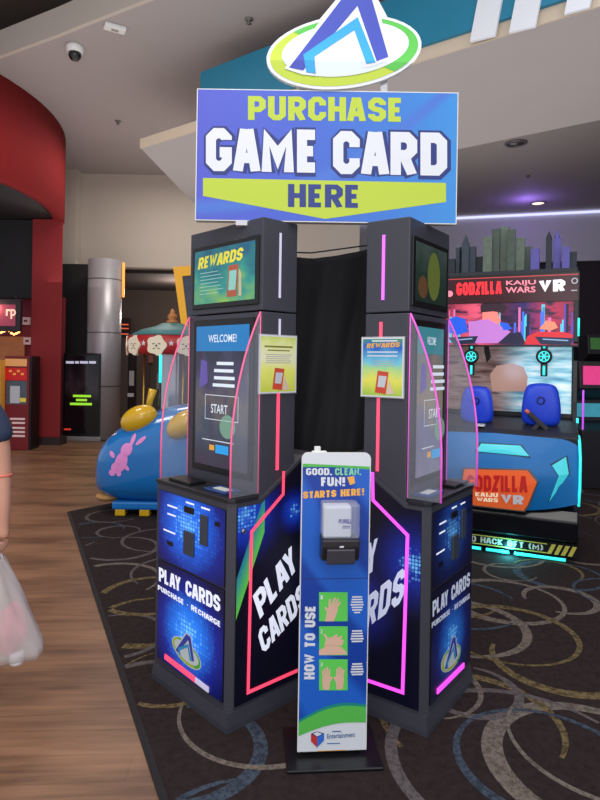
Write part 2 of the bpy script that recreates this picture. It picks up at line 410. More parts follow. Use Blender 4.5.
lay = 2
for u, v, r, w, a0, sw, ci in fixed:
    p = onz(u, v, .006); swirl(p.x, p.y, r, w, math.radians(a0), math.radians(sw), CR[ci], lay); lay += .03
for i in range(-5, 15):
    for j in range(0, 26):
        x = i*.56 + random.uniform(-.2, .2) + (j % 2)*.28; y = j*.5 + random.uniform(-.18, .18)
        if not inside(x, y): continue
        if y < 3.2 and random.random() < .45: continue
        swirl(x, y, random.uniform(.16, .40), random.uniform(.022, .058), random.uniform(0, 6.28), random.choice([6.283, 4.6, 3.4, 5.2]), random.choice(CR), lay)
        lay += .03
o = g.build('carpet', solid=(edge, .006, CB)); tag(o, 'dark brown carpet with beige, olive and slate swirls', 'carpet')
mb = MB()
for a, b in zip(edge[:5], edge[1:6]):
    a, b = V((*a, 0)), V((*b, 0)); d = (b-a).normalized(); n = V((-d.y, d.x, 0))*.028
    mb.prism([(0, 0), ((b-a).length, 0), ((b-a).length, .028), (0, .028)], a + V((0, 0, .0005)), d, n.normalized(), (0, 0, .0066), CE)
tag(mb.build('carpet_edging'), 'thin black edging strip between the plank floor and the carpet', 'edging')

# ceiling with the curved step at the near left
CEIL = mat('painted_ceiling', (168, 160, 158), .8, noise=.03, nscale=2)
CEILD = mat('dark_ceiling', (96, 82, 74), .9, noise=.05)
BAND = mat('pale_fascia', (196, 186, 176), .7, noise=.02)
_a = [onz(u, v, HC) for u, v in ((0, 59), (30, 48), (60, 37), (95, 23), (125, 11.5), (155, 0))]
arc = [(-6.6, 9.3), (-5.2, 8.7)] + [(p.x, p.y) for p in _a] + [(-.6, 5.95), (.6, 5.4), (2, 4.7), (4, 4.0), (9, 3.2)]
struct(MB().prism(arc + [(9, 18), (-9, 18), (-9, 9.6)], (0, 0, HC), (1, 0, 0), (0, 1, 0), (0, 0, .08), CEIL).build('ceiling'))
mb = MB()
for a, b in zip(arc, arc[1:]):
    a, b = V((*a, HC)), V((*b, HC)); d = b-a; n = V((0, 0, 1)).cross(d.normalized())*-.05
    mb.prism([(0, 0), (d.length, 0), (d.length, .33), (0, .33)], a, d.normalized(), (0, 0, 1), n, BAND)
struct(mb.build('trim_1'))
struct(MB().box((-9, 2.5, 6.3), (-.4, 11, 6.4), CEILD).build('ceiling_upper'))

# soffit slab across the top right
SOF = mat('soffit_paint', (172, 165, 164), .8, noise=.03, nscale=2)
SOFE = mat('soffit_edge', (198, 182, 162), .7)
s1, s2 = V((-2.20, 8.13, 0)), V((2.37, 4.75, 0)); sd = (s2-s1).normalized(); s3 = s1 + sd*9.5
bk = V((.22, 3.08, 0)); zs = 4.41
struct(MB().prism([(s1.x, s1.y), (s3.x, s3.y), (s3.x+bk.x, s3.y+bk.y-.25), (s1.x+bk.x, s1.y+bk.y-.25)], (0, 0, zs), (1, 0, 0), (0, 1, 0), (0, 0, .12), SOF).build('trim_2'))
sn = V((-sd.y, sd.x, 0)); sn = sn if sn.y < 0 else -sn
mb = MB(); mb.prism([(0, 0), (9.5, 0), (9.5, .125), (0, .125)], s1 + V((0, 0, zs-.002)) - sn*.001, sd, (0, 0, 1), sn*.02, SOFE); struct(mb.build('trim_3'))
# teal lettered fascia standing on the slab edge
TEAL = mat('teal_fascia_paint', (26, 120, 152), .5, noise=.05, nscale=4)
t0, MT = thing('fascia_sign', tuple(s1 + V((0, 0, zs))), math.atan2(sd.y, sd.x), 'teal fascia panel with tall slanted white letters on the soffit edge', 'sign')
g = G((0, -.06, 0), (1, 0, 0), (0, 0, 1), MT)
xl = g.px(200, 100)[0]; HT = .68
g.build('fascia_panel', t0, solid=([(xl, .121), (9.4, .121), (9.4, HT), (xl, HT)], .06, TEAL))
def bar_on(pts, nm='letter_stroke'):
    q = [g.px(*p) for p in pts]; mb = MB(); mb.prism(q, g.O+g.N*.001, g.R, g.U, g.N*.03, WHITE); return mb.build(nm, t0)
for (xb0, xb1, yb0, yb1, top) in ((471, 496, 43, 37, 26), (510, 536, 34, 28, 24), (565, 590, 16, 9, 22)):
    a = g.px(xb0, yb0); b = g.px(xb1, yb1); hh = HT - a[1] - .05; k = .2
    mb = MB(); mb.prism([a, b, (b[0]+k*hh, HT-.03), (a[0]+k*hh, HT-.03)], g.O+g.N*.001, g.R, g.U, g.N*.03, WHITE); mb.build('letter_stroke', t0)

# back wall left: beige upper wall, beam, dark lower parts
BEIGE = mat('beige_wall', (190, 180, 168), .85, noise=.03, nscale=3)
DWALL = mat('taupe_wall', (92, 80, 74), .85, noise=.06, nscale=3)
BWALL = mat('black_wall', (30, 28, 31), .7, noise=.1, nscale=5)
struct(MB().box((-8.9, 12.5, 3.47), (1.2, 12.9, HC), BEIGE).build('wall_back'))
struct(MB().box((-5.6, 12.2, 3.44), (-4.6, 12.5, HC), BEIGE).build('trim_4'))
struct(MB().box((-5.4, 12.0, 0), (-3.75, 12.3, 3.44), BWALL).build('wall_left_rear'))
struct(MB().prism([(1.1, 16.4), (9, 14.2), (9, 14.5), (1.1, 16.7)], (0, 0, 4.15), (1, 0, 0), (0, 1, 0), (0, 0, HC-4.15), mat('pale_grey_wall', (206, 204, 208), .85)).build('wall_back_right'))
struct(MB().prism([(1.1, 16.5), (9, 14.3), (9, 14.6), (1.1, 16.8)], (0, 0, 0), (1, 0, 0), (0, 1, 0), (0, 0, 4.15), mat('dark_plum_wall', (52, 44, 50), .85)).build('wall_right_rear'))
struct(MB().box((-5.4, 16.0, 0), (1.3, 16.2, 3.5), DWALL).build('wall_passage'))
struct(MB().box((-5.4, 12.9, 3.4), (1.2, 16.0, 3.47), mat('passage_ceiling', (70, 62, 60), .9)).build('ceiling_passage'))
struct(MB().box((-1.9, 13.6, 0), (-1.82, 16, 3.4), mat('passage_wall', (78, 68, 64), .85)).build('wall_passage_right'))
struct(MB().box((8.9, 2.5, 0), (9.1, 14.6, HC), mat('mauve_side_wall', (104, 92, 100), .85, noise=.05)).build('wall_right'))
# curved metal column
colm = NT('metal_column_panels', .38); tc = colm.n('ShaderNodeTexCoord'); sp = colm.n('ShaderNodeSeparateXYZ'); colm.l(tc.outputs['Object'], sp.inputs[0])
fz = colm.math('FRACT', colm.math('MULTIPLY', sp.outputs[2], 1/1.02)); jn = colm.math('LESS_THAN', fz, .02); colm.b.inputs['Metallic'].default_value = .3
MCOL = colm.done(colm.mix(jn, (168, 165, 170), (80, 78, 82)))
pc = at(104, 350, 11.6)
o = MB().lathe([(.315, 0), (.315, 3.45)], MCOL, n=48).build('column'); o.location = (pc.x, 11.6, 0); tag(o, 'round grey metal-clad column at the passage mouth', 'column')
mb = MB(); mb.box((pc.x+.33, 11.6, 2.75), (pc.x+.37, 11.64, 3.42), mat('amber_led', (255, 170, 70), .4, em=.6)); tag(mb.build('amber_light_strip'), 'short amber light strip beside the top of the metal column', 'light')

# cove light along the right ceiling line
mb = MB(); p0, p1 = V((1.3, 16.3, HC-.06)), V((8.9, 14.18, HC-.06)); mb.tube([p0, p1], .03, mat('cove_led', (210, 215, 255), .4, em=1.1)); tag(mb.build('cove_light'), 'thin white light line under the ceiling along the right back wall', 'light')

# red drum + pillar on the left
RED = mat('crimson_paint', (138, 34, 36), .9, spec=.2, noise=.05, nscale=3)
REDL = mat('crimson_paint_side', (146, 36, 40), .8, noise=.05, nscale=3)
_p = [onz(u, v, HC) for u, v in ((0, 74), (34, 97), (60, 124))]
def circum(a, b, c):
    ax, ay, bx, by, cx, cy = a.x, a.y, b.x, b.y, c.x, c.y; d = 2*(ax*(by-cy)+bx*(cy-ay)+cx*(ay-by))
    ux = ((ax*ax+ay*ay)*(by-cy)+(bx*bx+by*by)*(cy-ay)+(cx*cx+cy*cy)*(ay-by))/d; uy = ((ax*ax+ay*ay)*(cx-bx)+(bx*bx+by*by)*(ax-cx)+(cx*cx+cy*cy)*(bx-ax))/d
    return ux, uy, math.hypot(ax-ux, ay-uy)
_x, _y, RD = circum(*_p); DC = (_x, _y); print('drum', DC, RD)
mb = MB(); mb.lathe([(RD-.2, 4.0), (RD, 4.0), (RD, HC), (RD-.2, HC), (RD-.2, 4.0)], RED, M=Matrix.Translation((*DC, 0)), n=96)
struct(mb.build('wall_left'))
mb = MB(); mb.lathe([(0, 4.03), (RD-.2, 4.03), (RD-.2, 4.2), (0, 4.2)], BWALL, M=Matrix.Translation((*DC, 0)), n=64); struct(mb.build('trim_5'))
pl, pr = onz(29, 445), onz(61, 445)
az = pr.x/pr.y
mb = MB(); mb.prism([(pl.x, pl.y), (pr.x, pl.y), (pr.x+az*.5, pl.y+.5), (pl.x, pl.y+.5)], (0, 0, .14), (1, 0, 0), (0, 1, 0), (0, 0, 3.88), REDL, bev=.01); struct(mb.build('wall_left_pillar'))
struct(MB().box((pl.x-.02, pl.y-.02, 0), (pr.x+.01, pl.y+.3, .14), mat('dark_baseboard', (52, 38, 40), .6)).build('baseboard_left'))
struct(MB().box((-8.9, pl.y+.1, 2.62), (pl.x, pl.y+.3, 4.02), BWALL).build('wall_left_header'))
CRIM = mat('crimson_shop_wall', (122, 34, 50), .7, em=.05, noise=.08)
struct(MB().box((-8.9, pl.y+.7, 0), (pl.x+.3, pl.y+.8, 2.7), CRIM).build('wall_left_shop'))

# ================================================================== ceiling fittings
def oncl(u, v, z=HC):
    return onz(u, v, z)
p = oncl(75, 46)
t, _ = thing('dome_camera', (p.x, p.y, HC), 0, 'white ceiling dome camera with a black bubble', 'camera')
MB().lathe([(.0, 0), (.10, 0), (.105, -.03), (.09, -.09), (.0, -.09)], WHITEP).build('housing', t)
MB().lathe([(.078, -.088), (.076, -.13), (.05, -.17), (0, -.185)], GLASSBLK).build('bubble', t)
p = oncl(115, 26)
t, _ = thing('smoke_detector', (p.x, p.y, HC), .5, 'small white box-shaped detector on the ceiling beside the dome camera', 'detector')
MB().box((-.12, -.06, -.05), (.12, .06, 0), WHITEP, bev=.012).build('housing', t); MB().box((-.04, -.02, -.056), (.04, .02, -.049), mat('grey_vent', (150, 148, 145), .6)).build('vent', t)
for u, v, lab in ((118, 121, 'tiny sprinkler rose on the grey ceiling left of the soffit'), (249, 19, 'tiny sprinkler rose on the ceiling above the blue sign'), (528, 176, 'tiny sprinkler rose between the two right downlights')):
    p = oncl(u, v); o = MB().lathe([(0, 0), (.05, 0), (.045, -.012), (.012, -.016), (.012, -.05), (.03, -.053), (0, -.056)], mat('sprinkler_metal', (120, 115, 112), .5, .5), n=16).build('ceiling_sprinkler'); o.location = (p.x, p.y, HC); tag(o, lab, 'sprinkler', 'sprinklers on the ceiling')
for u, v, lab, e in ((516, 143, 'unlit round recessed downlight in the ceiling behind the soffit', 0), (538, 203, 'warm lit downlight ringed by violet glow near the right back wall', 1)):
    p = oncl(u, v); t, _ = thing('downlight', (p.x, p.y, HC), 0, lab, 'light', 'recessed ceiling downlights')
    MB().lathe([(.13, 0), (.19, 0), (.185, -.02), (.15, -.022), (.13, 0)], mat('downlight_rim', (120, 112, 110), .4, .4)).build('rim', t)
    MB().lathe([(0, -.004), (.13, -.004), (.132, -.01), (0, -.0095)], mat('downlight_lens_on', (255, 225, 190), .4, em=1.5) if e else mat('downlight_lens', (92, 88, 88), .3)).build('lens', t)
    if not e: MB().tube([(-.1, 0, -.014), (.1, 0, -.014)], .012, STEEL).build('crossbar', t)

# ================================================================== KIOSKS
W_, D_ = .59, .47
LO = dict(loc=V((-.277, 2.49, 0)), X=V((.69, -.724, 0)), sg=-1, s0=.16, s1=.365)
RI = dict(loc=V((.545, 2.49, 0)), X=V((.58, .8146, 0)), sg=1, s0=.11, s1=.32)
FRONT = {}
def front_layout():
    """print layout of the front panel, read once from the left kiosk, x measured from the panel's left edge"""
    X = LO['X'].normalized(); M = Matrix.Translation(LO['loc']) @ Matrix.Rotation(math.atan2(X.y, X.x), 4, 'Z')
    return G((-W_, -.002, 0), (1, 0, 0), (0, 0, 1), M)
FL = front_layout()
QK = [1.0]
def q(u, v): a = FL.px(150+u/3.81, 490+v/3.81); return (a[0]*QK[0], a[1])

ART_F1 = art_glow('front_art_upper', [(.48, .62, .85)], (8, 10, 40), (14, 30, 120), (30, 100, 225), .75, 26, .55)
ART_F2 = art_glow('front_art_lower', [(.5, .42, .72)], (6, 8, 44), (12, 30, 130), (30, 120, 235), 1.0, 24, .6)
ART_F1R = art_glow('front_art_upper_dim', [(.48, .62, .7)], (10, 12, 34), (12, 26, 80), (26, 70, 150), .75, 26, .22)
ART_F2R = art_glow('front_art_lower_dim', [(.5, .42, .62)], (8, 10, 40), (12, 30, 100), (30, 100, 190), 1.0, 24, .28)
ART_S = art_glow('side_art', [(.1, .93, .62), (.75, .9, .3)], (9, 10, 28), (12, 28, 116), (20, 62, 190), 2.1, 26, .25, green=(.2, .42, .35, 1.15))
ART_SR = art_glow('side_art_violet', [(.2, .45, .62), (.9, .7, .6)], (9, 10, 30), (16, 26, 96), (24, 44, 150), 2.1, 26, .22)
SCR_TOP = NT('rewards_screen', .15); u_, v_ = SCR_TOP.uv()
n_ = SCR_TOP.n('ShaderNodeTexNoise'); n_.inputs['Scale'].default_value = 3.0; tcx = SCR_TOP.n('ShaderNodeTexCoord'); SCR_TOP.l(tcx.outputs['UV'], n_.inputs['Vector'])
f_ = SCR_TOP.math('ADD', SCR_TOP.math('MULTIPLY', n_.outputs['Fac'], .9), SCR_TOP.math('MULTIPLY', SCR_TOP.math('SUBTRACT', .5, v_), .5))
SCR_TOP = SCR_TOP.done(SCR_TOP.ramp(f_, [(.2, (24, 84, 110)), (.5, (40, 130, 120)), (.75, (120, 165, 70))]), .5)
def vgrad(name, stops, em=.3, noise=.12, rough=.4):
    a = NT(name, rough); u, v = a.uv(); n = a.n('ShaderNodeTexNoise'); n.inputs['Scale'].default_value = 4; tc = a.n('ShaderNodeTexCoord'); a.l(tc.outputs['UV'], n.inputs['Vector'])
    f = a.math('ADD', v, a.math('MULTIPLY', a.math('SUBTRACT', n.outputs['Fac'], .5), noise*3))
    return a.done(a.ramp(f, stops), em)
SCR_MAIN = vgrad('welcome_screen', [(0, (66, 58, 74)), (.25, (60, 68, 86)), (.45, (92, 84, 84)), (.6, (64, 62, 92)), (.8, (44, 44, 62))], .3, .25, .12)
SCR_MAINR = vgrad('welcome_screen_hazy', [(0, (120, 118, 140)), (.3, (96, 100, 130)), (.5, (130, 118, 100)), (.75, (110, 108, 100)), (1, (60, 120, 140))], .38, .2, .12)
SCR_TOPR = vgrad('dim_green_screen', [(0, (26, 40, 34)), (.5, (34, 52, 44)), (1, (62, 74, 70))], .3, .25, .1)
FLYER_A = vgrad('flyer_art_yellow', [(0, (190, 200, 70)), (.4, (222, 224, 110)), (.6, (226, 226, 190)), (.85, (218, 224, 150)), (1, (190, 206, 90))], .12, .08)
FLYER_B = vgrad('flyer_art_blue', [(0, (150, 190, 70)), (.28, (222, 218, 90)), (.48, (160, 208, 140)), (.58, (110, 190, 215)), (.85, (30, 96, 190)), (1, (80, 150, 90))], .12, .08)

def logo(g, P, L=3, PE=None):
    P0 = P; P = PE or P
    """oval badge with two nested roof-shaped strokes; P maps -1..1 / -.5..1 coordinates to the face"""
    def el(rx, ry, cx=0, cy=0): return [P(cx+rx*math.cos(2*PI*k/40), cy+ry*math.sin(2*PI*k/40)) for k in range(40)]
    g.poly(el(1, .47), WHITE, L); g.poly(el(.955, .43), LIME, L+1)
    g.poly([P(.955*math.cos(t), .43*math.sin(t)) for t in [(-50+k*5)*PI/180 for k in range(37)]], GREEN, L+2)
    g.poly(el(.82, .345, .02, .03), mat('pale_print', (214, 224, 226), .5), L+3)
    P = P0
    K = lambda pts: [P(((190+x/2.143)-344)/78, (52-y/2.143)/78) for x, y in pts]
    g.poly(K([(203, 150), (330, -24), (389, -24), (434, 124), (398, 140), (374, 146), (350, 80), (275, 132), (268, 165), (240, 162)]), WHITE, L+4)
    g.poly(K([(213, 148), (335, -16), (383, -16), (425, 122), (400, 132), (357, 14), (243, 154)]), INDIGO, L+5)
    g.poly(K([(243, 120), (358, 38), (398, 134), (378, 138), (351, 66), (267, 124), (270, 160), (250, 158)]), CYAN, L+5.5)

def kiosk(d, name, label, side):
    X = d['X'].normalized(); sg, s0, s1 = d['sg'], d['s0'], d['s1']; left = side == 'L'
    W_ = .59 if left else .53; D_ = .47 if left else .435; WU = .575 if left else .455; k_ = 1 if left else .53/.59
    t, M = thing(name, tuple(d['loc']), math.atan2(X.y, X.x), label, 'kiosk', 'play card kiosks')
    LED = PINKLED if left else MAGLED; EDGE = ACRP if left else ACRM
    xr = lambda a0, a1: (min(sg*a0, sg*a1), max(sg*a0, sg*a1))
    def B(a0, a1, b0, b1, z0, z1, m, bev=.003, mb=None):
        mb = mb or MB(); x0, x1 = xr(a0, a1); return mb.box((x0, b0, z0), (x1, b1, z1), m, bev=bev)
    QK[0] = k_
    # plinth, a little wider at the floor
    mb = MB(); t_ = bmesh.new()
    lo = [(-.010, -.012), (W_+.004, -.012), (W_+.004, D_), (-.010, D_)]; hi = [(-.004, -.004), (W_, -.004), (W_, D_), (-.004, D_)]
    va = [t_.verts.new((sg*a, b, .007)) for a, b in lo]; vm = [t_.verts.new((sg*a, b, .03)) for a, b in lo]; vb = [t_.verts.new((sg*a, b, .085)) for a, b in hi]
    t_.faces.new(va); t_.faces.new(vb)
    for r1, r2 in ((va, vm), (vm, vb)):
        for k in range(4): t_.faces.new((r1[k], r1[(k+1) % 4], r2[(k+1) % 4], r2[k]))
    bmesh.ops.recalc_face_normals(t_, faces=t_.faces); mb.merge(t_, CHAR); mb.build('plinth', t)
    # lower cabinet: profile seen from the side, chamfered near post added
    zc = .955
    g = G((0, 0, 0), (0, 1, 0) if sg > 0 else (0, 1, 0), (0, 0, 1), M)
    prof = [(0.0, .085), (0.0, zc), (s0-.012, zc), (s0+.02, zc+.012), (s1+.045, zc+.165), (D_, zc+.175), (D_, .085)]
    ch = .028
    mb = MB()
    # body inset, with the chamfered corner post
    xw = [(ch, 0), (W_, 0), (W_, D_), (0, D_), (0, ch)]
    mb.prism([(sg*a, b) for a, b in xw], (0, 0, .085), (1, 0, 0), (0, 1, 0), (0, 0, zc-.085), CHAR, bev=.002)
    # raised rear shoulder
    sh = [(s0-.012, zc-.001), (s0+.02, zc+.012), (s1+.045, zc+.165), (D_, zc+.175), (D_, zc-.001)]
    mb.prism(sh, (0, 0, 0), (0, 1, 0), (0, 0, 1), (sg*W_, 0, 0), CHAR, bev=.002); mb.build('lower_cabinet', t)
    # counter ledge
    mb = MB(); x0, x1 = xr(0.0, W_)
    mb.prism([(sg*(ch-.012), -.006), (sg*(W_+.006), -.006), (sg*(W_+.006), s0-.016), (sg*-.006, s0-.016), (sg*-.006, ch-.012)], (0, 0, zc), (1, 0, 0), (0, 1, 0), (0, 0, .018), DARK, bev=.003)
    mb.build('counter', t)
    zt = zc + .018
    # front panels
    org = (-W_ if left else 0.0)
    fx0, fx1 = .03, W_-.03
    if not left: fx0, fx1 = .03, W_-.022
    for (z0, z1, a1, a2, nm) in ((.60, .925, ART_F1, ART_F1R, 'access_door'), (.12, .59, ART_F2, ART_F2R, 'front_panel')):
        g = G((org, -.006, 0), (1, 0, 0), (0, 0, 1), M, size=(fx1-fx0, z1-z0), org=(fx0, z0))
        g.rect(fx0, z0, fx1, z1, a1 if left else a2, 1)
        if nm == 'access_door':
            for r in ((70, 62, 108, 76), (70, 95, 102, 103), (55, 155, 100, 172), (140, 52, 172, 62), (198, 72, 232, 80)):
                a = q(r[0], r[1]); b = q(r[2], r[3]); g.rect(a[0], min(a[1], b[1])+.004, b[0], min(a[1], b[1])+.012, TXTW, 2)
            for r in ((68, 190, 92, 206), (250, 118, 270, 132)):
                a = q(r[0], r[1]); b = q(r[2], r[3]); g.rect(a[0], a[1]-.02, b[0], a[1], BLACK, 2)
        else:
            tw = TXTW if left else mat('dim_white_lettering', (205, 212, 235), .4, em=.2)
            g.text('PLAY CARDS', q(38, 345), q(272, 465), q(38, 292), tw, 3, .03)
            g.text('PURCHASE \u2022 RECHARGE', q(34, 378), q(274, 523), q(34, 359), tw, 3, .03)
            c = V(q(142, 618)); r = .12
            logo(g, lambda x, y: (c.x + r*x, c.y + r*x*-.10 + r*.95*y), 3)
        g.build(nm, t, solid=([(fx0, z0), (fx1, z0), (fx1, z1), (fx0, z1)], .007, BLACK))
    # hardware on the access door
    def hw(u0, v0, u1, v1, dep, m, nm):
        a = q(u0, v0); b = q(u1, v1); mb = MB(); za, zb = min(a[1], b[1]), max(a[1], b[1]); za = b[1]; zb = a[1]
        if zb-za < .01: zb = za+.03
        mb.box((org+a[0], -.0065-dep, za), (org+b[0], -.0065, zb), m, bev=.002); return mb.build(nm, t)
    GR = mat('slate_metal', (74, 82, 96), .4, .4)
    hw(138, 150, 174, 255, .012, GR, 'bill_acceptor'); hw(200, 90, 225, 215, .010, GR, 'card_dispenser'); hw(136, 75, 172, 95, .006, BLACK, 'bill_slot')
    # front diagonal light strip
    g = G((org, -.006, 0), (1, 0, 0), (0, 0, 1), M)
    a, b = V(q(62, 632)), V(q(228, 760)); d_ = (b-a); nrm = V((-d_.y, d_.x)).normalized()*.011
    k = .72 if left else 1.0
    mb = MB(); c_ = a+d_*k
    mb.prism([tuple(a-nrm), tuple(c_-nrm), tuple(c_+nrm), tuple(a+nrm)], g.O, g.R, g.U, g.N*.006, LED)
    if k < 1: mb.prism([tuple(c_-nrm), tuple(b-nrm), tuple(b+nrm), tuple(c_+nrm)], g.O, g.R, g.U, g.N*.006, OFFLED)
    mb.build('front_light_strip', t)
    # side artwork
    R = (0, 1, 0) if left else (0, -1, 0)                      # the visible side faces +x on the left kiosk, -x on the right one
    so = (.004 if left else -.004, 0, 0)
    g = G(so, R, (0, 0, 1), M, size=(D_-.04 if left else D_-.04, .86), org=(.03 if left else -D_+.01, .10))
    sx = (lambda b: b) if left else (lambda b: -b)
    pp = [(ch+.004, .10), (ch+.004, zc-.02), (s0, zc-.02), (s0+.03, zc), (s1+.045, zc+.145), (D_-.01, zc+.155), (D_-.01, .10)]
    pl_ = [(sx(a), b) for a, b in pp]
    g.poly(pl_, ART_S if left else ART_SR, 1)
    if left:
        g.ptext('PLAY', (260, 619), (298, 567), (252.5, 596), TXTW, 2, .03)
        g.ptext('CARDS', (263, 654), (307, 603), (257, 632), TXTW, 2, .03)
    else:
        tw = mat('cool_white_lettering', (205, 212, 238), .4, em=.3)
        g.ptext('PLAY', (337, 597), (376, 569), (339, 566), tw, 2, .03)
        g.ptext('CARDS', (341, 648), (403, 601), (344, 615), tw, 2, .03)
    g.build('side_panel', t, solid=(pl_, .005, BLACK))
    # lock
    lx = g.px(243, 531) if left else g.px(417, 531)
    if left:
        mb = MB(); mb.lathe([(0, 0), (.011, 0), (.011, .008), (.007, .01), (0, .01)], STEEL, M=Matrix.Translation(g.O+g.R*lx[0]+g.U*lx[1]) @ Matrix.Rotation(PI/2*(1 if left else -1), 4, 'Y'), n=16); mb.build('lock', t)
    # side light strips: channel path on the lower side and straight runs above
    def strip(pts, nm, m, w=.016, off=0.004, gg=None):
        gg = gg or g; Q = [V(gg.px(*p)) for p in pts]; g2 = G(gg.O + gg.N*.0015, gg.R, gg.U, M); g2.step = .0001
        g2.line(Q, w, m, 30)
        return g2.build(nm, t)
    up = .010
    gu = G((sg*up, 0, 0), R, (0, 0, 1), M)
    if left:
        strip([(283, 471), (282.5, 494), (251, 531.5), (247.5, 692), (297, 670)], 'side_light_strip', LED)
    else:
        strip([(373, 472), (373.5, 500), (408, 535), (403, 692), (362, 678)], 'side_light_strip', LED)
    # upper cabinet and header box
    mb = B(up, WU, s0, s1, zt-.02, 1.768, CHAR, .004); mb.build('screen_cabinet', t)
    mb = B(up, WU, s0, s1, 1.774, 2.18, CHAR, .004); mb.build('header_cabinet', t)
    def vst(p0, p1, m, nm, w=.014):
        a, b = V(gu.px(*p0)), V(gu.px(*p1)); x = (a.x+b.x)/2; mb = MB(); mb.prism([(x-w/2, min(a.y, b.y)), (x+w/2, min(a.y, b.y)), (x+w/2, max(a.y, b.y)), (x-w/2, max(a.y, b.y))], gu.O, gu.R, gu.U, gu.N*.003, m); mb.build(nm, t)
    if left:
        vst((280.5, 233), (279.5, 298), OFFLED, 'header_light_strip', .011); vst((280, 319), (279, 336), OFFLED, 'upper_light_strip', .011); vst((279, 336), (277, 470), LED, 'lower_light_strip', .016)
    else:
        vst((384, 235), (383, 300), mat('violet_led', (214, 110, 240), .4, em=.9, emc=(205, 90, 238)), 'header_light_strip'); vst((382, 322), (380, 338), PINKLED, 'upper_light_strip'); vst((380, 398), (376, 471), PINKLED, 'lower_light_strip')
    # screens
    x0, x1 = xr(.03, WU-.03); fy = s0-.002
    gs = G((x0, fy-.006, 1.80), (1, 0, 0), (0, 0, 1), M, size=(x1-x0, .30))
    w = x1-x0; h = .305
    MB().box((x0, fy-.006, 1.80), (x1, fy+.004, 1.80+h), BLACK, bev=.003).build('header_monitor', t)
    hm = t.children[-1] if t.children else None
    hm = [o_ for o_ in C.objects if o_.parent == t and o_.name.startswith('header_monitor')][-1]
    gs.size = (w, h)
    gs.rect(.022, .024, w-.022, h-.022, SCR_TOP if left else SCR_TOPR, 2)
    if left:
        yl = mat('screen_yellow', (214, 204, 60), .3, em=.45); wl = mat('screen_pale', (150, 190, 180), .3, em=.35)
        gs.text('REWARDS', (.05, .195), (.40, .205), (.062, .252), yl, 3, .035)
        for k in range(7): gs.rect(.07+.004*(k % 2), .172-k*.017, .22+.02*(k % 3), .175-k*.017, wl, 3)
        ph = [(.29, .045), (.365, .045), (.375, .19), (.30, .19)]
        gs.poly(ph, mat('phone_red', (168, 84, 60), .4, em=.25), 3); gs.poly([(.302, .075), (.355, .075), (.363, .165), (.308, .165)], mat('phone_glass', (130, 190, 180), .3, em=.35), 4)
        gs.poly([(.38, .045), (.40, .045), (.395, .15), (.378, .17)], mat('screen_hand', (196, 178, 140), .4, em=.25), 3)
    else:
        gs.ell(.22, .15, .07, .11, mat('dim_olive', (92, 104, 44), .3, em=.25), 3)
        gs.ell(.10, .09, .05, .05, mat('dim_rust', (96, 66, 40), .3, em=.2), 3)
    gs.build('display', hm)
    # touch screen
    xa, xb = xr(.055, WU-.05); mb = MB(); mb.box((xa, fy-.006, 1.02), (xb, fy+.004, 1.745), BLACK, bev=.003); ts = mb.build('touch_screen', t)
    w = xb-xa; h = .725
    gs = G((xa, fy-.006, 1.02), (1, 0, 0), (0, 0, 1), M, size=(w, h))
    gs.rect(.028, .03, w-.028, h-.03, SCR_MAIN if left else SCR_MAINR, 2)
    bl = mat('screen_blue', (24, 110, 170), .2, em=.5) if left else mat('screen_teal', (60, 130, 140), .2, em=.4)
    lw = mat('screen_white', (205, 215, 225), .2, em=.5)
    gs.rect(.028, h-.15, w-.028, h-.03, bl, 3)
    gs.btext('WELCOME!', .13, h-.108, w-.12, h-.072, lw, 4, .01)
    for k, (a_, b_) in enumerate(((.20, .33), (.18, .33), (.18, .34), (.17, .34))): gs.rect(a_, h-.215-k*.034, b_, h-.200-k*.034, lw, 3)
    for z in (h-.36, h-.475): gs.rect(.11, z, w-.10, z+.003, lw, 3)
    for x in (.11, w-.103): gs.rect(x, h-.475, x+.003, h-.36, lw, 3)
    gs.btext('START', .16, h-.443, .29, h-.400, lw, 4, .01)
    gs.rect(.09, h-.575, w-.13, h-.571, lw, 3); gs.rect(.20, h-.63, .30, h-.59, mat('screen_sky', (40, 150, 215), .2, em=.5), 3); gs.rect(.15, h-.62, .19, h-.595, mat('screen_amber', (220, 160, 60), .2, em=.4), 3)
    gs.ell(.29, h-.50, .06, .055, mat('screen_soft', (112, 150, 130), .2, em=.35), 3)
    gs.poly([(.06, h-.33), (.13, h-.3), (.12, h-.2), (.07, h-.19)], mat('screen_violet', (88, 76, 150), .2, em=.45), 3)
    gs.build('display', ts)
    # curved acrylic wings
    prof = [(0, 1.765)]
    n = 16
    for k in range(n+1):
        th = PI/2*k/n; prof.append((-.150*math.sin(th)**1.25 if k else 0, zt+.17+(1.765-zt-.17)*(1-(k/n)**1.35)))
    prof.append((-.150, zt+.004)); prof.append((0, zt+.004)); prof = prof[1:]
    ex = .012 if left else -.0
    for a_ in (.012, WU-.008):
        x = sg*a_; mb = MB()
        pr_ = [(s0-.006+b*(1.0 if left else 1.0), z) for b, z in prof]
        mb.prism(pr_, (x-.003, 0, 0), (0, 1, 0), (0, 0, 1), (.006, 0, 0), ACR); sh_ = mb.build('acrylic_shield', t)
        mb = MB(); mb.tube([(x, b, z) for b, z in pr_[:-1]], .0045, EDGE, n=6); mb.build('glowing_edge', sh_)
        mb = MB(); mb.tube([(x, pr_[-1][0], pr_[-1][1]), (x, pr_[0][0], pr_[0][1])], .0025, EDGE, n=6); mb.build('rear_edge', sh_)
    # things set into the counter
    mb = B(.34, .52, .02, .11, zt, zt+.014, BLACK, .003); mb.build('card_reader', t)
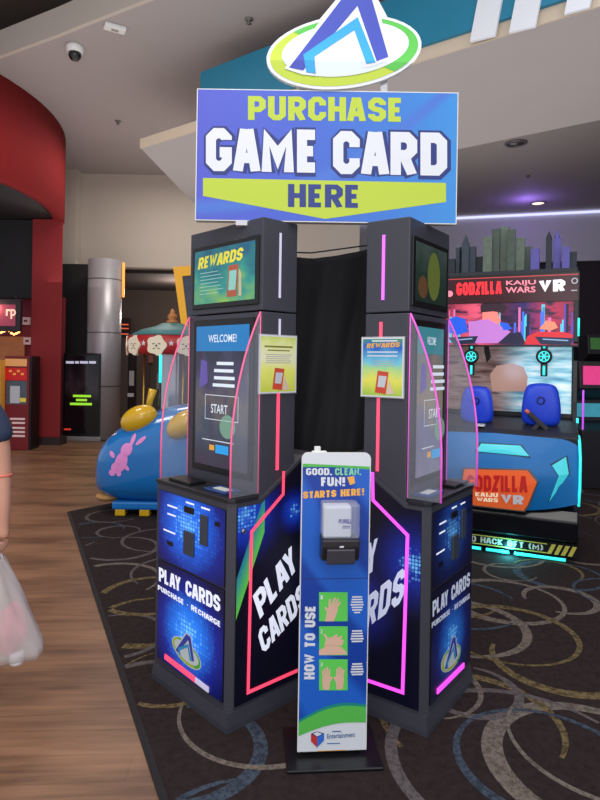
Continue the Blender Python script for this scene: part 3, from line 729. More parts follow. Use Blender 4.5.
    mb = B(.09, .24, .03, .12, zt, zt+.010, mat('counter_blue', (40, 70, 130), .3), .003); mb.box((min(sg*.11, sg*.2), .05, zt+.010), (max(sg*.11, sg*.2), .09, zt+.0125), WHITEP); mb.build('receipt_tray', t)
    return t, M, gu

kL, ML, guL = kiosk(LO, 'play_card_kiosk', 'charcoal card kiosk left of the hand sanitizer stand, with pink light strips', 'L')
kR, MR, guR = kiosk(RI, 'play_card_kiosk', 'charcoal card kiosk right of the hand sanitizer stand, with magenta light strips', 'R')

# flyers in clear holders hung on the cabinet sides
def flyer(M, gu, corners, art, label, style):
    base = gu.O + gu.N*.012
    t, _ = thing('flyer', (0, 0, 0), 0, label, 'flyer', 'flyers on the kiosk sides')
    g0 = G(base, gu.R, gu.U, M); Q = [g0.px(*c) for c in corners]
    x0 = min(p[0] for p in Q); x1 = max(p[0] for p in Q); y0 = (Q[2][1]+Q[3][1])/2; y1 = (Q[0][1]+Q[1][1])/2
    wp = M @ (base + gu.R*((x0+x1)/2) + gu.U*y0); Rw = M.to_3x3() @ gu.R
    rz = math.atan2(Rw.y, Rw.x); t.location = wp; t.rotation_euler = (0, 0, rz)
    w, h = x1-x0, y1-y0
    g = G((-w/2, 0, 0), (1, 0, 0), (0, 0, 1), size=(w, h), step=.0004)
    b = .006; g.rect(b, b, w-b, h-b, art, 1)
    red = mat('flyer_red', (200, 70, 50), .5, em=.08); 
    def R(a, c, d, e, m, l=2): g.rect(a*w, c*h, d*w, e*h, m, l)
    if style == 'a':
        R(.12, .79, .88, .82, mat('flyer_olive', (130, 130, 40), .5)); R(.2, .73, .8, .75, mat('flyer_olive', (130, 130, 40), .5))
        for k in range(5): R(.15+.02*(k % 2), .66-k*.035, .85-.03*(k % 3), .672-k*.035, mat('flyer_grey', (180, 176, 170), .5))
    else:
        R(.25, .93, .85, .955, WHITE); g.text('REWARDS', (.12*w, .82*h), (.9*w, .84*h), (.14*w, .90*h), ORANGE, 3, .03)
        for k, z in enumerate((.745, .68)): R(.14, z, .86, z+.02, WHITE)
        for k in range(3): R(.3, .6-k*.04, .8, .61-k*.04, mat('flyer_grey', (180, 176, 170), .5))
    g.poly([(.34*w, .07*h), (.60*w, .05*h), (.66*w, .42*h), (.40*w, .44*h)], red, 3); g.poly([(.40*w, .17*h), (.57*w, .16*h), (.62*w, .35*h), (.43*w, .36*h)], mat('flyer_screen', (200, 206, 214), .4), 4)
    g.poly([(.60*w, .05*h), (.80*w, .06*h), (.72*w, .2*h), (.68*w, .3*h)], mat('flyer_hand', (222, 196, 180), .5), 3)
    g.build('printed_sheet', t, solid=([(0, 0), (w, 0), (w, h), (0, h)], .002, WHITE))
    MB().box((-w/2-.004, .0022, -.004), (w/2+.004, .005, h+.004), mat('clear_holder', (225, 228, 232), .1, alpha=.35)).build('sign_holder', t)
    MB().box((-.02, .005, h*.4), (.02, .0115, h*.6), mat('adhesive_pad', (200, 200, 200), .8)).build('adhesive_pad', t)
flyer(ML, guL, [(260, 334), (296, 337), (296, 391), (260, 395)], FLYER_A, 'yellowish flyer with a red phone on the left kiosk side', 'a')
flyer(MR, guR, [(362, 337), (404, 338), (402, 398), (361, 396)], FLYER_B, 'blue and yellow rewards flyer with a red phone on the right kiosk side', 'b')

# black cloth hung between the cabinets
def cloth():
    t = bmesh.new(); nx, nz = 60, 50; rows = []
    xa, xb = -.09, .42
    for i in range(nx+1):
        s = i/nx; x = xa+(xb-xa)*s; zt = 2.11 + .06*s - .05*math.sin(PI*min(1, max(0, s)))*(1-s*.5); col = []
        for j in range(nz+1):
            r = j/nz; z = zt*(1-r) + .35*r
            y = 3.13 + .018*math.sin(9*s+3*r+6*s*r) + .012*math.sin(26*s+9*r) * (.4+r) + .03*r*math.sin(4.5*s+2) + .02*math.exp(-((r-.55+.8*(s-.3))*9)**2)
            col.append(t.verts.new((x, y, z)))
        rows.append(col)
    for i in range(nx):
        for j in range(nz): t.faces.new((rows[i][j], rows[i+1][j], rows[i+1][j+1], rows[i][j+1]))
    mb = MB(); mb.merge(t, mat('black_cloth', (30, 28, 32), .85, noise=.12, nscale=30, bump=.05), smooth=True)
    o = mb.build('hanging_cloth'); md = o.modifiers.new('thickness', 'SOLIDIFY'); md.thickness = .003
    return tag(o, 'black cloth sagging between the two kiosk towers behind the sanitizer stand', 'cloth')
cloth()
mb = MB(); mb.tube([(-.10, 3.13, 2.122), (.05, 3.13, 2.12), (.25, 3.13, 2.15), (.45, 3.13, 2.182)], .004, BLACK); tag(mb.build('cloth_line'), 'thin black line along the top of the hanging cloth', 'rope')

# ================================================================== BIG SIGN
ts_, MS = thing('purchase_sign', (.107, 2.72, 2.175), 0, 'large blue PURCHASE GAME CARD HERE box sign on top of the kiosks', 'sign')
SB = NT('sign_blue', .45); u, v = SB.uv()
cv = SB.math('SUBTRACT', v, SB.math('ADD', .1, SB.math('MULTIPLY', SB.math('MULTIPLY', u, u), 1.0)))
arcm = SB.smooth(SB.math('ABSOLUTE', cv), 0.0, .10)
colr = SB.ramp(u, [(0, (74, 82, 196)), (.4, (60, 92, 200)), (.75, (48, 118, 205)), (1, (52, 140, 215))])
SB = SB.done(SB.mix(arcm, (66, 112, 204), colr), .0)
g = G((0, -.022, 0), (1, 0, 0), (0, 0, 1), MS, size=(1.175, .6), org=(-.588, 0))
c4 = [g.px(*p) for p in ((197, 88), (459, 93), (456, 225), (195, 220))]
xA, xB = (c4[0][0]+c4[3][0])/2, (c4[1][0]+c4[2][0])/2; zB, zT = .005, (c4[0][1]+c4[1][1])/2
g.size = (xB-xA, zT-zB); g.org = (xA, zB)
g.rect(xA+.004, zB+.004, xB-.004, zT-.004, SB, 1)
g.ptext('PURCHASE', (248, 120), (404, 122), (248, 96), LIME, 2, .035)
DKB = mat('letter_outline_blue', (26, 44, 120), .5)
def outlined(txt, bl, br, tl):
    sh = lambda p: (p[0]+.8, p[1]+.8)
    g.block(txt, g.px(*sh(bl)), g.px(*sh(br)), g.px(*sh(tl)), DKB, 2, .24, .38)
    g.block(txt, g.px(*bl), g.px(*br), g.px(*tl), WHITE, 3.5, .24)
outlined('GAME', (206, 171), (320, 173), (206, 128)); outlined('CARD', (333, 174), (447, 176), (333, 131))
g.ppoly([(203, 178), (446, 183), (446, 202), (325, 219), (203, 196)], LIME, 2)
g.ptext('HERE', (288, 207), (361, 208), (288, 184), NAVY, 3, .03)
g.build('sign_face', ts_, solid=([(xA, zB), (xB, zB), (xB, zT), (xA, zT)], .004, WHITEP))
MB().box((xA, -.0178, zB), (xB, .025, zT), WHITEP, bev=.003).build('sign_box', ts_)
for x, y0, nm in ((-.37, -.01, 'b'), (.33, -.01, 'b')): MB().box((x-.035, -.03, -.016), (x+.035, .03, .006), mat('bracket_metal', (205, 205, 208), .5)).build('bracket', ts_)
# oval logo board
lg = G((0, -.03, 0), (1, 0, 0), (0, 0, 1), MS, step=.0012)
c = V(lg.px(344, 52)); rx = (V(lg.px(422, 52))-c).length; rot = math.radians(8)
P = lambda x, y: (c.x + rx*x, c.y + rx*y)
PE = lambda x, y: (c.x + rx*(x*math.cos(rot) - y*math.sin(rot)), c.y + rx*(x*math.sin(rot) + y*math.cos(rot)))
logo(lg, P, 1, PE)
outl = [PE(1.0*math.cos(2*PI*k/48), .47*math.sin(2*PI*k/48)) for k in range(48)]
pk = [P(-.32, .42), P(.05, .98), P(.33, .93), P(.5, .4)]
up_ = [p for k, p in enumerate(outl) if not (7 <= k <= 15)]
KK = lambda x, y: P(((190+x/2.143)-344)/78, (52-y/2.143)/78)
rim = [KK(203, 150), KK(330, -24), KK(389, -24), KK(434, 124)]
def inrim(p):
    return all((b[0]-a[0])*(p[1]-a[1])-(b[1]-a[1])*(p[0]-a[0]) < 0 for a, b in zip(rim[:-1], rim[1:]))
ti = [k for k in range(2, 24) if inrim(outl[k])]
full = outl[:ti[0]] + [rim[2], rim[1]] + outl[ti[-1]+1:]
lg.build('logo_board', ts_, solid=(full, .02, mat('foam_board', (235, 238, 235), .6)))
MB().box((c.x-.2, -.008, zT-.05), (c.x-.17, .0, zT+.06), STEEL).build('logo_post', ts_); MB().box((c.x+.17, -.008, zT-.05), (c.x+.2, .0, zT+.06), STEEL).build('logo_post', ts_)

# ================================================================== SANITIZER STAND
pA, pB = V((.013, 2.33, 0)), V((.287, 2.352, 0)); sx_ = (pB-pA).normalized()
tS, MZ = thing('hand_sanitizer_stand', tuple(pA), math.atan2(sx_.y, sx_.x), 'tall blue and green hand sanitizer stand on a black base between the kiosks', 'sanitizer stand')
w = .272; z0 = .035; z1 = CZ + (362-452.5)*2.33/600
SZ = NT('stand_art', .4); u, v = SZ.uv(); n_ = SZ.n('ShaderNodeTexWave', bands_direction='DIAGONAL'); n_.inputs['Scale'].default_value = .35; n_.inputs['Distortion'].default_value = 3.5; n_.inputs['Detail'].default_value = 0
tcx = SZ.n('ShaderNodeTexCoord'); mpx = SZ.n('ShaderNodeMapping'); mpx.inputs['Scale'].default_value = (1, 3.4, 1); SZ.l(tcx.outputs['UV'], mpx.inputs[0]); SZ.l(mpx.outputs[0], n_.inputs['Vector'])
SZ = SZ.done(SZ.ramp(n_.outputs['Fac'], [(.3, (14, 58, 150)), (.6, (28, 92, 190))]), .1)
g = G((0, 0, 0), (1, 0, 0), (0, 0, 1), MZ, size=(w, z1), step=.0005)
rr = .025
outl = [(0, z0), (w, z0)] + [(w-rr+rr*math.cos(a*PI/12), z1-rr+rr*math.sin(a*PI/12)) for a in range(0, 7)] + [(rr-rr*math.sin(a*PI/12), z1-rr+rr*math.cos(a*PI/12)) for a in range(0, 7)]
e = .004
ins = [(min(max(x, e), w-e), min(max(z, z0+e), z1-e)) for x, z in outl]
g.poly(ins, WHITE, 1)
yb = lambda x, a, b, m: a+(b-a)*x/w+m*math.sin(PI*x/w)
ztop = z1-.05; zg = .30
N = 16; xs = [e+(w-2*e)*k/N for k in range(N+1)]
dz = lambda v: CZ + (PY-v)*2.34/600
ga, gb = dz(466.5)+.012, dz(469)+.012
g.poly([(x, yb(x, dz(463), dz(466), 0)) for x in xs] + [(x, yb(x, ga-.02, gb-.02, -.004)) for x in xs[::-1]], GREEN, 2)
g.poly([(x, yb(x, ga-.012, gb-.012, .004)) for x in xs] + [(x, yb(x, .105, .160, .03)) for x in xs[::-1]], SZ, 3)
g.poly([(x, yb(x, .150, .205, .03)) for x in xs] + [(x, yb(x, .096, .142, .02)) for x in xs[::-1]], GREEN, 4)
g.poly([(x, yb(x, .158, .213, .032)) for x in xs] + [(x, yb(x, .148, .203, .03)) for x in xs[::-1]], mat('teal_print', (20, 140, 130), .5), 4.5)
g.rect(e, dz(578)-.0015, w-e, dz(578)+.0015, NAVY, 4)
g.ptext('GOOD.', (306, 475), (332, 475), (306, 468), WHITE, 5, .04); g.ptext('CLEAN.', (335, 475), (361, 475), (335, 468), mat('mint_print', (140, 215, 160), .5), 5, .03)
g.ptext('FUN!', (321, 486), (345, 486), (321, 477), WHITE, 5, .05)
g.ptext('STARTS HERE!', (303, 498.5), (364, 495), (303, 491.5), ORANGE, 5, .06)
g.ppoly([(347, 477), (354, 476), (355, 483), (350, 485)], ORANGE, 5)
g.ptext('HOW TO USE', (314.5, 679), (315.5, 605), (304, 679), WHITE, 5, .05)
SKN = mat('print_skin', (226, 184, 160), .5)
for k, (ya, yb_) in enumerate(((592, 621), (626, 655), (659, 690))):
    g.ppoly([(319, ya), (347.5, ya), (347.5, yb_), (319, yb_)], mat('bright_green_print', (94, 205, 84), .5, em=.05), 5)
    c0 = V(g.px(333, (ya+yb_)/2)); s = .001*2.34/600*1000
    def HP(pts): g.poly([(c0.x+x*s, c0.y+y*s) for x, y in pts], SKN, 6)
    def finger(x0, y0, x1, y1, wd=2.2): g.line([(c0.x+x0*s, c0.y+y0*s), (c0.x+x1*s, c0.y+y1*s)], wd*s, SKN, 6.5)
    if k == 0:
        HP([(-8, -14.5), (1, -14.5), (5, -3), (4, 3), (-3, 3), (-6, -3)]); finger(-4, 1, -3, 8); finger(-1, 2, 2, 9); finger(2, 2, 5, 8); finger(4, 0, 7, 5); finger(-5, -5, -8, 0)
    elif k == 1:
        HP([(-14, -9), (-5, -4), (8, -6), (14, -12), (14, -14), (-14, -14)]); HP([(-9, -5), (9, -5), (11, 0), (4, 4), (-7, 3)]); finger(-6, 2, -9, 7); finger(-2, 2, 4, 6); finger(4, 2, 9, 4)
    else:
        for m in (-1, 1):
            HP([(m*10, -14.5), (m*3.5, -14.5), (m*2.5, -4), (m*3, 1), (m*10, 1), (m*11, -5)])
            for i in range(4): finger(m*(3.8+i*2.1), 0, m*(3.8+i*2.3), (6, 8, 7, 5)[i], 1.8)
            finger(m*3, -6, m*1, -2, 2)
    g.ptext(str(k+1), (320.5, ya+7), (322.6, ya+7), (320.5, ya+3), WHITE, 6, .02)
    for j in range(7 if k == 0 else 5):
        yy = ya+4+j*2.6; hw_ = (5, 5.5, 6, 6.5, 5.5, 5, 3)[j]; a = g.px(357-hw_, yy); b = g.px(357+hw_, yy+1.3); g.rect(a[0], b[1], b[0], a[1], WHITE, 5)
# bottom emblem and lettering
def E(pts, m, l): g.ppoly(pts, m, l)
E([(311, 733), (317, 731), (324, 733), (324, 740), (317, 747), (311, 741)], NAVY, 5); E([(311, 733), (317, 737), (317, 747), (311, 741)], REDP, 6); E([(313, 733), (317, 731.5), (322, 733.5), (317, 736)], WHITE, 6); E([(317, 737), (324, 733), (324, 740), (317, 747)], mat('shield_blue', (50, 110, 210), .5), 6)
g.ptext('Entertainment', (327, 738.5), (355, 736.5), (327, 733.5), mat('steel_blue_print', (70, 110, 160), .5), 5, .01)
for y, x0, x1 in ((731, 332, 341), (743, 327, 340)):
    a = g.px(x0, y+.8); b = g.px(x1, y-.6); g.rect(a[0], a[1], b[0], b[1], mat('steel_blue_print', (70, 110, 160), .5), 5)
a = g.px(317, 750.5); b = g.px(345, 749); g.rect(a[0], a[1]-.002, b[0], a[1], ORANGE, 5)
g.build('printed_panel', tS, solid=(outl, .012, mat('panel_white_edge', (228, 228, 230), .5)))
MB().box((-.045, -.085, .007), (w+.05, .19, .020), BLACK, bev=.004).build('base_plate', tS); MB().box((.02, .013, .020), (w-.02, .04, .30), BLACK, bev=.003).build('panel_foot', tS)
# dispenser
def pd(u, v, off=0.0):
    a = g.px(u, v); return a
a0 = pd(319, 499); a1 = pd(356, 561); xm0, xm1, zt_, zb_ = a0[0]+.004, a1[0]-.002, a0[1], a1[1]
dn = MB(); zm = pd(337, 533)[1]
dn.prism([(-.004, zb_+.016), (-.075, zb_+.026), (-.094, zm-.03), (-.094, zm), (-.004, zm)], (xm0, 0, 0), (0, 1, 0), (0, 0, 1), (xm1-xm0, 0, 0), mat('dispenser_black', (40, 36, 42), .35), bev=.006)
dd = dn.build('dispenser', tS)
MB().prism([(-.07, zb_+.01), (-.096, zb_+.02), (-.1, zm-.035), (-.07, zm-.03)], (xm0+.018, 0, 0), (0, 1, 0), (0, 0, 1), (xm1-xm0-.036, 0, 0), mat('dispenser_lever', (62, 58, 66), .3), bev=.004).build('push_lever', dd)
MB().box((xm0+.006, -.075, zm+.002), (xm1-.03, -.006, zt_-.012), mat('bottle_white', (225, 228, 236), .4), bev=.008).build('refill_bottle', dd)
MB().box((xm0, -.088, zm+.001), (xm1, -.004, zt_), mat('clear_cover', (200, 205, 222), .12, alpha=.28, spec=.6), bev=.010).build('clear_cover', dd)
g2 = G((0, -.0885, 0), (1, 0, 0), (0, 0, 1), MZ, step=.0004); cx_ = (xm0+xm1)/2
g2.btext('PURELL', cx_-.010, zt_-.072, cx_+.040, zt_-.056, mat('purple_blue_print', (50, 60, 150), .5), 1, .02)
g2.rect(cx_+.004, zt_-.084, cx_+.034, zt_-.082, NAVY, 1); g2.rect(cx_+.004, zt_-.090, cx_+.034, zt_-.088, NAVY, 1)
g2.build('lettering', dd)
g2 = G((0, -.0945, 0), (1, 0, 0), (0, 0, 1), MZ, step=.0004); g2.rect(cx_-.006, zm-.028, cx_+.01, zm-.022, WHITE, 1); g2.build('small_mark', dd)
mb = MB(); mb.box((.04, .012, z1-.02), (.10, .03, z1+.004), WHITEP, bev=.004); mb.box((.05, .0125, z1+.0), (.075, .028, z1+.022), WHITEP, bev=.004); mb.build('rear_clip', tS)

# ================================================================== VR ARCADE MACHINE (right)
CY = mat('cyan_led', (70, 240, 235), .4, em=1.0, emc=(50, 225, 220))
pP = onz(577, 559, .06)
rzV = math.radians(-24.5)
tV, MV = thing('virtual_reality_arcade_machine', (pP.x, pP.y, 0), rzV, 'large two-player VR arcade machine with blue front panel and skyline topper', 'arcade machine')
WV = 1.26
g = G((0, 0, 0), (1, 0, 0), (0, 0, 1), MV)
MB().box((-WV, .06, .06), (0, .95, .34), BLACK, bev=.01).build('base', tV)
for x in (-WV+.1, -.1):
    for y in (.12, .88): MB().lathe([(0, 0.007), (.035, .007), (.03, .03), (.012, .035), (.012, .1), (0, .1)], STEEL, M=Matrix.Translation((x, y, 0)), n=16).build('levelling_foot', tV)
# underglow bars
for a, b in ((-.95, -.72), (-.68, -.50), (-.46, -.08)): MB().tube([(a, .02, .032), (b, .02, .032)], .013, CY).build('underglow_bar', tV)
# kick strip
ks = G((-WV, .03, .055), (1, 0, 0), (0, 0, 1), MV); H = .095
YEL = mat('hazard_yellow', (206, 190, 80), .5)
ks.rect(.01, .004, WV-.005, H-.004, BLACK, 1)
XS = ks.px(547, 552)[0]
for k in range(4): x = XS+k*.05; ks.poly([(x, .008), (x+.03, .008), (x+.065, H-.008), (x+.035, H-.008)], YEL, 2)
ks.btext('D HACK 8FT (M)', ks.px(471, 545)[0], .025, ks.px(543, 552)[0], H-.022, mat('stencil_white', (205, 205, 190), .5), 3, .025)
ks.rect(WV-1.0, .008, XS, .016, YEL, 2); ks.rect(WV-1.0, H-.016, XS, H-.008, YEL, 2)
for k in range(6): ks.rect(.02+k*.04, .01, .04+k*.04, H-.01, YEL, 2)
ks.build('warning_strip', tV, solid=([(0, 0), (WV, 0), (WV, H), (0, H)], .02, BLACK))
# lower black bumper
MB().prism([(.05, .155), (-.01, .19), (-.02, .34), (.03, .42), (.3, .42), (.3, .155)], (-WV-.005, 0, 0), (0, 1, 0), (0, 0, 1), (WV+.01, 0, 0), mat('gloss_black', (16, 16, 22), .2), bev=.01).build('bumper', tV)
# bulging blue front shell
BLU = mat('metallic_blue', (0, 116, 190), .5, 0, coat=.05)
def shell_y(x, z):
    s = (x+WV/2)/(WV/2); r = (z-.38)/.62
    return .02 - .10*(1-min(1, abs(s))**2.6)*math.sin(PI*min(1, max(0, .12+.8*r))) + .10*max(0, r-.5)
t_ = bmesh.new(); rows = []
nx, nz = 40, 20
for i in range(nx+1):
    x = -WV + WV*i/nx; s = abs((x+WV/2)/(WV/2)); zb = .38 + .10*s**2; ztp = .99 - .02*s
    rows.append([t_.verts.new((x, shell_y(x, zb+(ztp-zb)*j/nz), zb+(ztp-zb)*j/nz)) for j in range(nz+1)] + [t_.verts.new((x, .3, ztp)), t_.verts.new((x, .3, zb))])
for i in range(nx):
    for j in range(len(rows[0])): k = (j+1) % len(rows[0]); t_.faces.new((rows[i][j], rows[i+1][j], rows[i+1][k], rows[i][k]))
t_.faces.new(rows[0]); t_.faces.new(rows[-1][::-1])
bmesh.ops.recalc_face_normals(t_, faces=t_.faces)
mb = MB(); mb.merge(t_, BLU, smooth=True); sh = mb.build('front_shell', tV)
md = sh.modifiers.new('e', 'EDGE_SPLIT'); md.split_angle = math.radians(50)
def onshell(px_pts, off=.004, thick=.010, m=CY, nm='light', par=None, outline=None):
    gg = G((0, -.05, 0), (1, 0, 0), (0, 0, 1), MV); Q = [gg.px(*p) for p in px_pts]; cx = sum(a for a, _ in Q)/len(Q); cz = sum(b for _, b in Q)/len(Q)
    t2 = bmesh.new(); fr = []; bkv = []
    for a, b in Q:
        y = shell_y(a, b); fr.append(t2.verts.new((a, y-off-thick, b))); bkv.append(t2.verts.new((a, y+.01, b)))
    c1 = t2.verts.new((cx, shell_y(cx, cz)-off-thick, cz)); n = len(Q)
    for i in range(n):
        t2.faces.new((fr[i], fr[(i+1) % n], c1)); t2.faces.new((fr[i], bkv[i], bkv[(i+1) % n], fr[(i+1) % n]))
    bmesh.ops.recalc_face_normals(t2, faces=t2.faces)
    mb = MB(); mb.merge(t2, m); return mb.build(nm, par or tV), Q
def cc(u, v): return (430+u/3.53, 380+v/3.53)
DKF = mat('dark_trim', (18, 40, 56), .4)
CYL = mat('soft_cyan_panel', (64, 205, 215), .3, em=.35)
def grow(pts, d):
    cx = sum(p[0] for p in pts)/len(pts); cy = sum(p[1] for p in pts)/len(pts)
    return [(cx+(x-cx)*(1+d/max(6, abs(x-cx))), cy+(y-cy)*(1+d/max(6, abs(y-cy)))) for x, y in pts]
pa = [cc(178, 226), cc(318, 234), cc(350, 270), cc(162, 252)]
o_, _ = onshell(grow(pa, 1.3), 0, .006, DKF, 'lamp_frame'); onshell(pa, .004, .006, CYL, 'lamp_lens', o_)
pa = [cc(430, 303), cc(480, 275), cc(490, 335), cc(420, 432), cc(458, 345)]
o_, _ = onshell(grow(pa, 1.3), 0, .006, DKF, 'lamp_frame'); onshell(pa, .004, .006, CYL, 'lamp_lens', o_)
# glowing badge with the title
bd = [cc(125, 312), cc(345, 318), cc(378, 360), cc(345, 440), cc(330, 462), cc(140, 440), cc(115, 370)]
BADGE = mat('badge_orange', (226, 96, 46), .35, em=.4)
o_, Q = onshell(grow(bd, 1.5), .004, .02, mat('badge_rim', (150, 130, 120), .3, .6), 'badge'); onshell(bd, .008, .022, BADGE, 'badge_face', o_)
gx = G((0, -.1205, 0), (1, 0, 0), (0, 0, 1), MV, step=.0008)
gx.ptext('GODZILLA', cc(130, 392), cc(345, 398), cc(130, 335), mat('badge_red', (190, 30, 30), .4, em=.25), 2, .05)
gx.ptext('KAIJU', cc(160, 410), cc(240, 414), cc(160, 396), mat('badge_cream', (250, 225, 190), .4, em=.3), 2, .03)
gx.ptext('WARS', cc(165, 428), cc(240, 432), cc(165, 414), mat('badge_cream', (250, 225, 190), .4, em=.3), 2, .03)
gx.ptext('VR', cc(250, 436), cc(330, 440), cc(250, 404), WHITE, 2, .05)
gx.build('badge_lettering', o_)
# console deck
MB().prism([(.05, .985), (.12, 1.02), (.34, 1.08), (.62, 1.1), (.62, .9), (.06, .9)], (-WV, 0, 0), (0, 1, 0), (0, 0, 1), (WV, 0, 0), mat('console_black', (40, 40, 48), .45, noise=.1), bev=.006).build('console', tV)
MB().box((-.78, .12, 1.03), (-.72, .2, 1.045), WHITEP, M=Matrix.Rotation(.02, 4, 'X')).build('price_card', tV)
# body sides and back
YF = .36
MB().box((-WV+.02, .55, .3), (-.02, .92, 2.29), BLACKM, bev=.01).build('rear_cabinet', tV)
MB().prism([(.3, .98), (.55, .98), (.6, 2.3), (YF, 2.3), (YF, 1.75), (.5, 1.6), (.48, 1.25)], (-.05, 0, 0), (0, 1, 0), (0, 0, 1), (.035, 0, 0), BLACK, bev=.004).build('side_wing', tV)
MB().prism([(.3, .98), (.55, .98), (.6, 2.3), (YF, 2.3), (YF, 1.75), (.5, 1.6), (.48, 1.25)], (-WV+.015, 0, 0), (0, 1, 0), (0, 0, 1), (.035, 0, 0), BLACK, bev=.004).build('side_wing', tV)
# side LED tubes
gq = G((0.004, 0, 0), (0, -1, 0), (0, 0, 1), MV)
MB().tube([(.006, .04, .46), (.012, .0, .62), (.012, .0, .84), (.006, .03, .955), (.0, .1, 1.0)], .010, CY).build('side_light_tube', tV)
MB().tube([(-.01, .35, 1.02), (-.01, .37, 1.12)], .010, CY).build('side_light_tube', tV)
MB().tube([(-.012, .352, 1.8), (-.012, .352, 1.95)], .008, CY).build('side_light_tube', tV)
# marquee title strip
gm = G((0, YF, 0), (1, 0, 0), (0, 0, 1), MV, step=.0008)
xa_, xb_ = gm.px(446, 290)[0], gm.px(578, 290)[0]; zt2, zb2 = gm.px(512, 276)[1], gm.px(512, 302)[1]
def mm(u, v): return (440+u/3.75, 220+v/3.75)
gm.size = (xb_-xa_, zt2-zb2); gm.org = (xa_, zb2)
gm.rect(xa_, zb2, xb_, zt2, mat('marquee_maroon', (62, 16, 26), .3, em=.25), 1)
gm.rect(xa_, zt2-.012, xb_, zt2-.004, mat('marquee_line', (200, 70, 70), .4, em=.4), 2)
gm.ptext('GODZILLA', mm(62, 283), mm(232, 277), mm(62, 236), mat('neon_red', (250, 40, 52), .4, em=.9), 2, .06)
NP = mat('neon_pink', (250, 140, 160), .4, em=.6)
gm.ptext('KAIJU', mm(248, 249), mm(360, 246), mm(248, 228), NP, 2, .02); gm.ptext('WARS', mm(246, 274), mm(358, 271), mm(246, 252), NP, 2, .02)
gm.ptext('VR', mm(370, 272), mm(470, 266), mm(370, 228), mat('marquee_white', (235, 230, 240), .4, em=.6), 2, .07)
c_ = gm.px(*mm(505, 228)); gm.ell(c_[0], c_[1], .025, .025, WHITE, 2, inner=(.017, .017, 0, 0))
a = gm.px(*mm(492, 266)); gm.rect(a[0], a[1], a[0]+.045, a[1]+.008, WHITE, 2)
c_ = gm.px(*mm(36, 277)); gm.ell(c_[0], c_[1], .03, .028, NP, 2)
gm.build('marquee', tV, solid=([(xa_-.01, zb2-.005), (xb_+.01, zb2-.005), (xb_+.01, zt2+.015), (xa_-.01, zt2+.015)], .2, BLACK))
# artwork header: night city, a player seen from behind wearing a headset
def rr_(u, v): return (430+u/3.53, 210+v/3.53)
ga_ = G((0, YF+.01, 0), (1, 0, 0), (0, 0, 1), MV, step=.0008)
zT3, zB3 = ga_.px(512, 302)[1]-.005, ga_.px(512, 345)[1]; ga_.size = (xb_-xa_, zT3-zB3); ga_.org = (xa_, zB3)
ARTB = NT('city_art', .35); u, v = ARTB.uv()
cr_ = ARTB.ramp(u, [(0, (150, 40, 60)), (.25, (236, 90, 120)), (.45, (90, 24, 60)), (.62, (40, 30, 96)), (.8, (190, 40, 80)), (1, (110, 20, 60))])
nz_ = ARTB.n('ShaderNodeTexNoise'); nz_.inputs['Scale'].default_value = 7; tcx = ARTB.n('ShaderNodeTexCoord'); ARTB.l(tcx.outputs['UV'], nz_.inputs['Vector'])
ARTB = ARTB.done(ARTB.mix(ARTB.smooth(nz_.outputs['Fac'], .45, .7), cr_, (30, 16, 50)), .55)
ga_.rect(xa_, zB3, xb_, zT3, ARTB, 1)
rnd = random.Random(3)
TC = [mat('tower_blue', (60, 110, 230), .4, em=.6), mat('tower_violet', (110, 60, 170), .4, em=.45), mat('tower_navy', (24, 22, 62), .4, em=.3), mat('tower_pink', (220, 110, 170), .4, em=.5), mat('tower_cyan', (80, 200, 220), .4, em=.5)]
for k in range(30):
    x = xa_ + (xb_-xa_)*rnd.choice([rnd.uniform(.42, .97), rnd.uniform(.02, .14), rnd.uniform(.42, .97)]); ww = rnd.uniform(.006, .03); h0 = rnd.uniform(.4, .95)
    ga_.rect(x, zB3+.02, min(x+ww, xb_-.005), zB3+(zT3-zB3)*h0, rnd.choice(TC), 2+(k % 4)*.6)
A = lambda pts, m, l: ga_.ppoly([rr_(*p) for p in pts], m, l)
FLESH = mat('art_flesh', (246, 130, 120), .4, em=.6)
A([(185, 355), (235, 350), (250, 390), (238, 412), (205, 420), (185, 405)], FLESH, 5)
A([(178, 340), (190, 325), (240, 320), (272, 340), (262, 365), (225, 358), (180, 362)], mat('art_headset', (50, 22, 40), .4, em=.3), 6)
A([(135, 395), (205, 385), (250, 410), (285, 430), (240, 470), (140, 470)], mat('art_lilac_shirt', (190, 120, 200), .4, em=.55), 5.5)
A([(60, 390), (90, 375), (125, 385), (135, 430), (95, 442), (60, 430)], mat('art_blue_round', (30, 90, 220), .4, em=.55), 5)
A([(245, 395), (275, 400), (290, 420), (260, 425)], mat('art_blue_round', (30, 90, 220), .4, em=.55), 6)
A([(330, 475), (345, 445), (380, 430), (470, 430), (505, 440), (500, 475)], mat('art_red_sleeve', (214, 40, 50), .4, em=.5), 5)
A([(385, 420), (410, 390), (440, 395), (452, 415), (430, 425)], mat('art_fist', (230, 140, 110), .4, em=.5), 6)
A([(240, 470), (260, 440), (320, 430), (340, 475)], mat('art_dark_jacket', (30, 24, 60), .4, em=.3), 5)
for (a0_, a1_) in (((65, 450), (170, 445)), ((370, 447), (508, 452))):
    A([a0_, a1_, (a1_[0]-12, a1_[1]+26), (a0_[0]+20, a0_[1]+26)], mat('art_plate', (26, 40, 70), .4, em=.3), 7)
    A([(a0_[0]+28, a0_[1]+7), (a1_[0]-20, a1_[1]+7), (a1_[0]-20, a1_[1]+11), (a0_[0]+28, a0_[1]+11)], mat('art_pale_line', (150, 180, 220), .4, em=.4), 8)
ga_.build('art_header', tV, solid=([(xa_-.01, zB3-.012), (xb_+.01, zB3-.012), (xb_+.01, zT3+.004), (xa_-.01, zT3+.004)], .19, BLACK))
